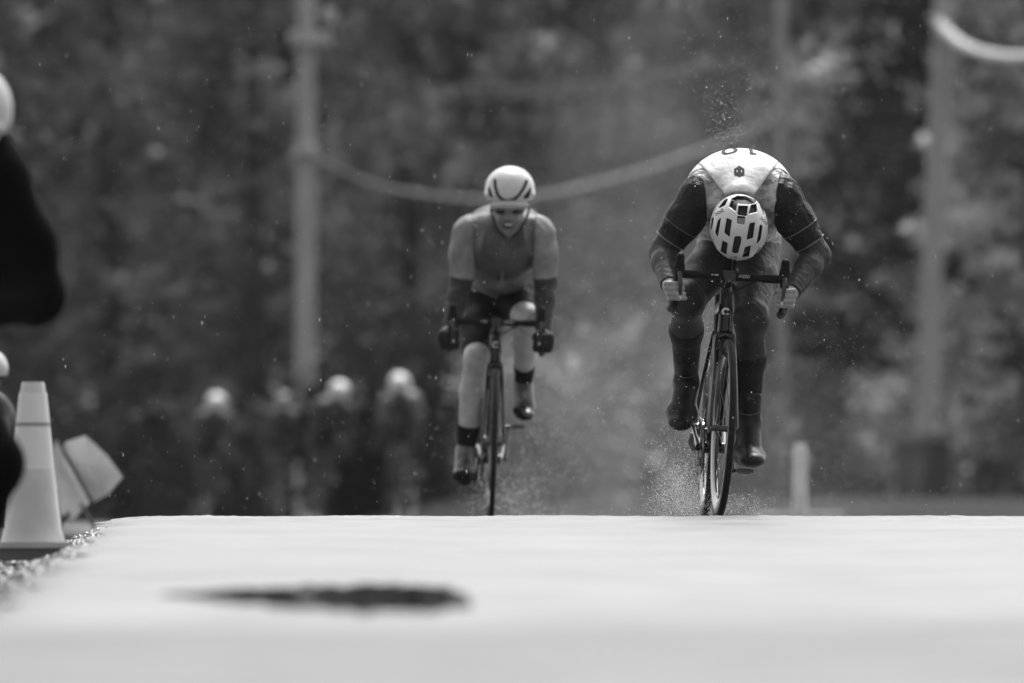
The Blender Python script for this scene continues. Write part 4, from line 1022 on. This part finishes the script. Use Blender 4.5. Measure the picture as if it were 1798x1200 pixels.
# leaning pale stake beside the far riders
YG = 96.0; gb = P(660, 905, YG); gb[2] = gz(gb[0], YG)
so_ = empty('wooden_stake', gb, 'pale leaning stake right of the dark far rider', 'stake')
MB().tube([(0, 0, 0), P(640, 760, YG) - gb, P(632, 678, YG) - gb], [.075, .07, .06], 10).build('stake_shaft', gm('stake_wood', .12, rough=.7), so_)
MB().lathe_z([(.062, -.02), (.066, 0), (.06, .03), (0, .035)], 10, c=P(632, 678, YG) - gb).build('stake_cap', gm('stake_wood', .12, rough=.7), so_)

# ------------------------------------------------------------------ trees and shrubs
def leafcloud(centers, radii, per, size, seed, droop=.3, flat=.6):
    r = np.random.default_rng(seed); n = len(centers) * per
    c = np.repeat(centers, per, 0); rr = np.repeat(radii, per)
    d = r.standard_normal((n, 3)); d /= np.linalg.norm(d, axis=1)[:, None]
    p = c + d * (rr * r.random(n) ** .45)[:, None] * np.array([1, 1, flat])
    u = r.standard_normal((n, 3)); u[:, 2] -= droop; u /= np.linalg.norm(u, axis=1)[:, None]
    w = np.cross(u, r.standard_normal((n, 3))); w /= np.linalg.norm(w, axis=1)[:, None]
    s = size * r.uniform(.6, 1.35, n)[:, None]
    V = np.stack([p, p + u * s * .5 + w * s * .32, p + u * s, p + u * s * .5 - w * s * .32], 1).reshape(-1, 3)
    return V, np.arange(4 * n).reshape(-1, 4)

def leafmat(name, lo, hi):
    return gm(name, (lo + hi) / 2, rough=.6, spec=.12, noise=(.6, lo * .45, hi * 2.8), rnd=.4)
m_leafd, m_leafm, m_leafl = leafmat('dark_leaves', .06, .18), leafmat('mid_leaves', .10, .26), leafmat('pale_leaves', .13, .30)
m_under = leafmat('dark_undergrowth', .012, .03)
m_bark = gm('bark', .06, rough=.9, bump=(14, .6, .03))

def tree_proto(kind, seed):
    r = np.random.default_rng(seed); tm = MB(); H_ = 17
    if kind == 'broad':
        tm.tube([(0, 0, -.3), (.1, 0, 3), (0, .15, 7), (.2, 0, 12), (.1, .1, 15)], [.32, .25, .19, .1, .03], 10)
        cs_, rs = [], []
        for k in range(16):
            z = 1.5 + 12 * (k / 16) + r.uniform(-.4, .4); a = k * 2.4 + r.uniform(-.4, .4); L = (3.9 - .16 * abs(z - 6)) * r.uniform(.75, 1.15)
            e = np.array([math.cos(a) * L, math.sin(a) * L, z + L * .35]); tm.tube([(0, 0, z), e * np.array([.5, .5, 1]) + np.array([0, 0, -.2]), e], [.09, .06, .02], 6)
            for t in (.35, .6, .8, 1.0, 1.1):
                for _ in range(2): cs_.append(np.array([0, 0, z]) * (1 - t) + e * t + r.standard_normal(3) * .6); rs.append(r.uniform(.5, 1.0))
        for _ in range(26): cs_.append(np.array([*(r.standard_normal(2) * 1.9), r.uniform(.6, 16.5)])); rs.append(r.uniform(.5, 1.1))
        V, Fq = leafcloud(np.array(cs_), np.array(rs), 84, .32, seed + 1)
    else:
        tm.tube([(0, 0, -.3), (0, 0, 8), (.05, 0, 17)], [.26, .16, .03], 10); cs_, rs = [], []
        for k in range(34):
            z = .8 + 16 * k / 34; L = 2.9 * (1 - z / 18.5) + .35
            for j in range(5):
                a = k * 1.1 + j * 1.2566 + r.uniform(-.2, .2); Lj = L * r.uniform(.7, 1.15); e = np.array([math.cos(a) * Lj, math.sin(a) * Lj, z - .25 * Lj])
                if j == 0: tm.tube([(0, 0, z), e], [.05, .015], 5)
                for t in (.4, .75, 1.0): cs_.append(np.array([0, 0, z]) * (1 - t) + e * t); rs.append(.22 + .28 * t * L / 3)
        V, Fq = leafcloud(np.array(cs_), np.array(rs), 26, .28, seed + 1, droop=.9, flat=.45)
    return tm.mesh('trunk', m_bark), np_mesh('crown', V, Fq, None, smooth=False)
def shrub_proto(seed):
    r = np.random.default_rng(seed); tm = MB(); cs_, rs = [], []
    for k in range(7):
        a = k * .9; e = np.array([math.cos(a) * .7, math.sin(a) * .7, 1.5]); tm.tube([(0, 0, -.1), e * np.array([.4, .4, .5]), e], [.04, .03, .01], 5)
    for _ in range(46): q = r.standard_normal(3); q /= np.linalg.norm(q); cs_.append(np.array([q[0] * .8, q[1] * .8, 1.0 + q[2] * .9]) * r.uniform(.7, 1.05)); rs.append(r.uniform(.25, .45))
    V, Fq = leafcloud(np.array(cs_), np.array(rs), 55, .15, seed + 1)
    return tm.mesh('stem', m_bark), np_mesh('foliage', V, Fq, None, smooth=False)

protos = {'broad': [tree_proto('broad', s) for s in (11, 23)], 'conifer': [tree_proto('conifer', s) for s in (31, 47)]}
shr = [shrub_proto(s) for s in (5, 9)]
def place(kind, me_pair, names, objname, px, Y, sc, mat, label, cat, grp, rot):
    x = (px - PC) / F * Y; z = gz(x, Y)
    o = empty(objname, (x, Y, z), label, cat, grp); o.scale = (sc, sc, sc * random.uniform(.92, 1.1)); o.rotation_euler = (0, 0, rot)
    a = link(names[0], me_pair[0], o); b = link(names[1], me_pair[1], o)
    if not me_pair[1].materials: me_pair[1].materials.append(mat)
    b.material_slots[0].link = 'OBJECT'; b.material_slots[0].material = mat
    return o
ordn = ['first', 'second', 'third', 'fourth', 'fifth', 'sixth', 'seventh', 'eighth', 'ninth', 'tenth', 'eleventh', 'twelfth', 'thirteenth', 'fourteenth']
rows = [  # distance, kind list, pixel range, words
    (150, -420, 2250, 10, 'front row of trees'), (172, -500, 2350, 11, 'middle row of trees'), (200, -650, 2500, 12, 'back row of trees'), (232, -750, 2600, 12, 'farthest row of trees')]
for Yr, p0, p1, n_, word in rows:
    for k in range(n_):
        px = p0 + (p1 - p0) * k / (n_ - 1) + random.uniform(-60, 60); Y = Yr + random.uniform(-8, 8)
        left = px < 820
        kind = 'conifer' if (left and random.random() < .6) or (not left and random.random() < .25) else 'broad'
        mat = m_leafd if px < 900 and random.random() < .6 else (m_leafl if px > 1250 and random.random() < .4 else m_leafm)
        tone = {'dark_leaves': 'dark', 'mid_leaves': 'mid-grey', 'pale_leaves': 'pale'}[mat.name]
        place(kind, random.choice(protos[kind]), ('trunk', 'crown'), 'conifer_tree' if kind == 'conifer' else 'broadleaf_tree', px, Y, random.uniform(.9, 1.15), mat,
              'blurred %s %s, %s from the left in the %s' % (tone, 'conifer' if kind == 'conifer' else 'broadleaf tree', ordn[k], word), 'tree', word, random.uniform(0, 6.28))
place('broad', protos['broad'][0], ('trunk', 'crown'), 'broadleaf_tree', 1860, 141, .85, m_leafl, 'pale broadleaf tree nearest the camera, at the right picture edge', 'tree', None, 1.0)
place('broad', protos['broad'][1], ('trunk', 'crown'), 'broadleaf_tree', 1440, 148, .7, m_leafl, 'pale broadleaf tree between the bowed rider and the right pole', 'tree', None, 2.2)
place('conifer', protos['conifer'][0], ('trunk', 'crown'), 'conifer_tree', 1815, 128, .8, m_leafl, 'pale conifer filling the right picture edge beside the leaning pole', 'tree', None, .7)
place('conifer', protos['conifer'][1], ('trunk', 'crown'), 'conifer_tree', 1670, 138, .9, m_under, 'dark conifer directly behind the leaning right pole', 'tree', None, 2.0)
for k in range(16):
    px = -150 + 2150 * k / 15 + random.uniform(-40, 40); Y = 134 + random.uniform(-7, 8)
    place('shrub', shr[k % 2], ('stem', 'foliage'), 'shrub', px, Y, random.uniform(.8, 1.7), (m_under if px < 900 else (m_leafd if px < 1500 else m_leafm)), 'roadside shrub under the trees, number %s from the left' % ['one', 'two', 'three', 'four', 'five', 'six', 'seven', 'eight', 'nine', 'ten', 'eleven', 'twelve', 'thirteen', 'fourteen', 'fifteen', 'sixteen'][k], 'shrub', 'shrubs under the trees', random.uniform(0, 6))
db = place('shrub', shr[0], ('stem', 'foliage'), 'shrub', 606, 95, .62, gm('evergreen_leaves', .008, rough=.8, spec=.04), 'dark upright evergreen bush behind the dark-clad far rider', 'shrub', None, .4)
db.scale = (.58, .6, 1.0)

# ------------------------------------------------------------------ rain and spray
def drops(name, pts, rad_, label, mat, long=1.0):
    bv = np.array([(1, 0, 0), (-1, 0, 0), (0, 1, 0), (0, -1, 0), (0, 0, 1), (0, 0, -1)], float) * np.array([1, 1, long])
    bf = np.array([(0, 2, 4), (2, 1, 4), (1, 3, 4), (3, 0, 4), (2, 0, 5), (1, 2, 5), (3, 1, 5), (0, 3, 5)])
    n_ = len(pts); V = (bv[None] * rad_[:, None, None] + pts[:, None, :]).reshape(-1, 3)
    o = link(name, np_mesh(name, V, (bf[None] + (np.arange(n_) * 6)[:, None, None]).reshape(-1, 3), mat)); tag(o, label, 'water drops', kind='stuff')
m_drop = gm('water_drop', .95, rough=.12, spec=.6)
def cloud(px, py, dpx, dpy, Y, dY, n, gauss=True):
    g = RNG.standard_normal((n, 3)) if gauss else RNG.uniform(-1, 1, (n, 3))
    return np.array([P(px + a * dpx, py + b * dpy, Y + c * dY) for a, b, c in g])
def keep(p): return p[p[:, 2] > zr(p[:, 1]) + .004]
rp = cloud(899, 420, 920, 480, 34, 7, 1500, False); rp = keep(rp)
drops('rain', rp, RNG.gamma(2.2, .00018, len(rp)) + .00035, 'fine falling raindrops across the whole view', m_drop, 4.5)
sp = np.concatenate([
    cloud(1284, 215, 26, 32, YR + .4, .2, 420), cloud(1290, 150, 38, 55, YR + .4, .25, 260), cloud(1285, 170, 60, 60, YR + .5, .4, 120),
    cloud(1195, 862, 26, 34, YR + .9, .3, 6000), cloud(1180, 800, 40, 60, YR + 1.0, .4, 900), cloud(1222, 885, 12, 16, YR + .8, .2, 900),
    cloud(1290, 885, 28, 14, YR + .7, .3, 900), cloud(1247, 560, 8, 60, YR + .9, .1, 700), cloud(1430, 610, 38, 32, YR - .1, .3, 90), cloud(1130, 620, 60, 70, YR + .3, .5, 110),
    cloud(1300, 560, 180, 220, YR + .5, .6, 700), cloud(1250, 500, 170, 170, YR + .3, .5, 300)])
sp = keep(sp); drops('spray', sp, RNG.gamma(2.2, .00028, len(sp)) + .00032, 'spray thrown up round the bowed rider and rear wheel', m_drop, 1.3)
s2 = np.concatenate([cloud(1060, 720, 120, 130, 54, 5, 12000), cloud(1350, 820, 120, 70, 52, 5, 4000), cloud(900, 870, 40, 30, YL + 1.2, .4, 1600), cloud(960, 740, 60, 90, YL + 2, 1, 1500), cloud(870, 600, 110, 150, YL + .4, .6, 300)])
s2 = keep(s2); drops('spray', s2, RNG.gamma(3.0, .0003, len(s2)) + .0004, 'spray drifting behind the smiling rider', m_drop, 1.3)
dr_ = np.array([R_(1182, 556, -.05), R_(1186, 549, -.04), R_(1377, 565, .04), R_(1190, 551, -.05)])
drops('water_beads', dr_, np.array([.0022, .0018, .003, .0014]), 'bright drops hanging under the bar ends of the bowed rider', m_drop, 1.4)

# ------------------------------------------------------------------ drifting spray mist behind the riders
mm = bpy.data.materials.new('spray_mist'); mm.use_nodes = True; t = mm.node_tree; t.nodes.clear()
pv = t.nodes.new('ShaderNodeVolumePrincipled'); pv.inputs['Color'].default_value = (.95, .95, .95, 1); pv.inputs['Density'].default_value = .0032; pv.inputs['Anisotropy'].default_value = .3
mo = t.nodes.new('ShaderNodeOutputMaterial'); t.links.new(pv.outputs[0], mo.inputs['Volume'])
for px, py, Y, rx, ry, rz, lab in ((1075, 640, 62, .95, 7, 2.2, 'pale spray mist hanging between the two riders'), (1150, 420, 66, .85, 7, 2.6, 'thin tall mist rising behind the bowed rider'), (1380, 800, 60, 1.0, 6, .7, 'low mist beside the white post'), (960, 800, 58, .7, 6, .75, 'low mist behind the smiling rider')):
    c = P(px, py, Y); mb = MB(); n_a, n_b = 20, 14
    Vs = [(rx * math.sin(math.pi * (j + .5) / n_b) * math.cos(2 * math.pi * i / n_a), ry * math.sin(math.pi * (j + .5) / n_b) * math.sin(2 * math.pi * i / n_a), rz * math.cos(math.pi * (j + .5) / n_b)) for j in range(n_b) for i in range(n_a)]
    Fs = [(j * n_a + i, j * n_a + (i + 1) % n_a, (j + 1) * n_a + (i + 1) % n_a, (j + 1) * n_a + i) for j in range(n_b - 1) for i in range(n_a)] + [tuple(range(n_a))[::-1], tuple((n_b - 1) * n_a + i for i in range(n_a))]
    o = mb.add(Vs, Fs).build('spray_mist', mm); o.location = [float(a) for a in c]; tag(o, lab, 'mist', kind='stuff')

# ------------------------------------------------------------------ rainy air
hz = MB().box((0, 150, 13), (170, 170, 17)).build('haze', None, smooth=False); tag(hz, 'thin rainy air over the whole scene', 'haze', kind='stuff')
mh = bpy.data.materials.new('rain_haze'); mh.use_nodes = True; t = mh.node_tree; t.nodes.clear()
pv = t.nodes.new('ShaderNodeVolumePrincipled'); pv.inputs['Color'].default_value = (.9, .9, .9, 1); pv.inputs['Density'].default_value = .00014; pv.inputs['Anisotropy'].default_value = .2
mo = t.nodes.new('ShaderNodeOutputMaterial'); t.links.new(pv.outputs[0], mo.inputs['Volume']); hz.data.materials.append(mh)
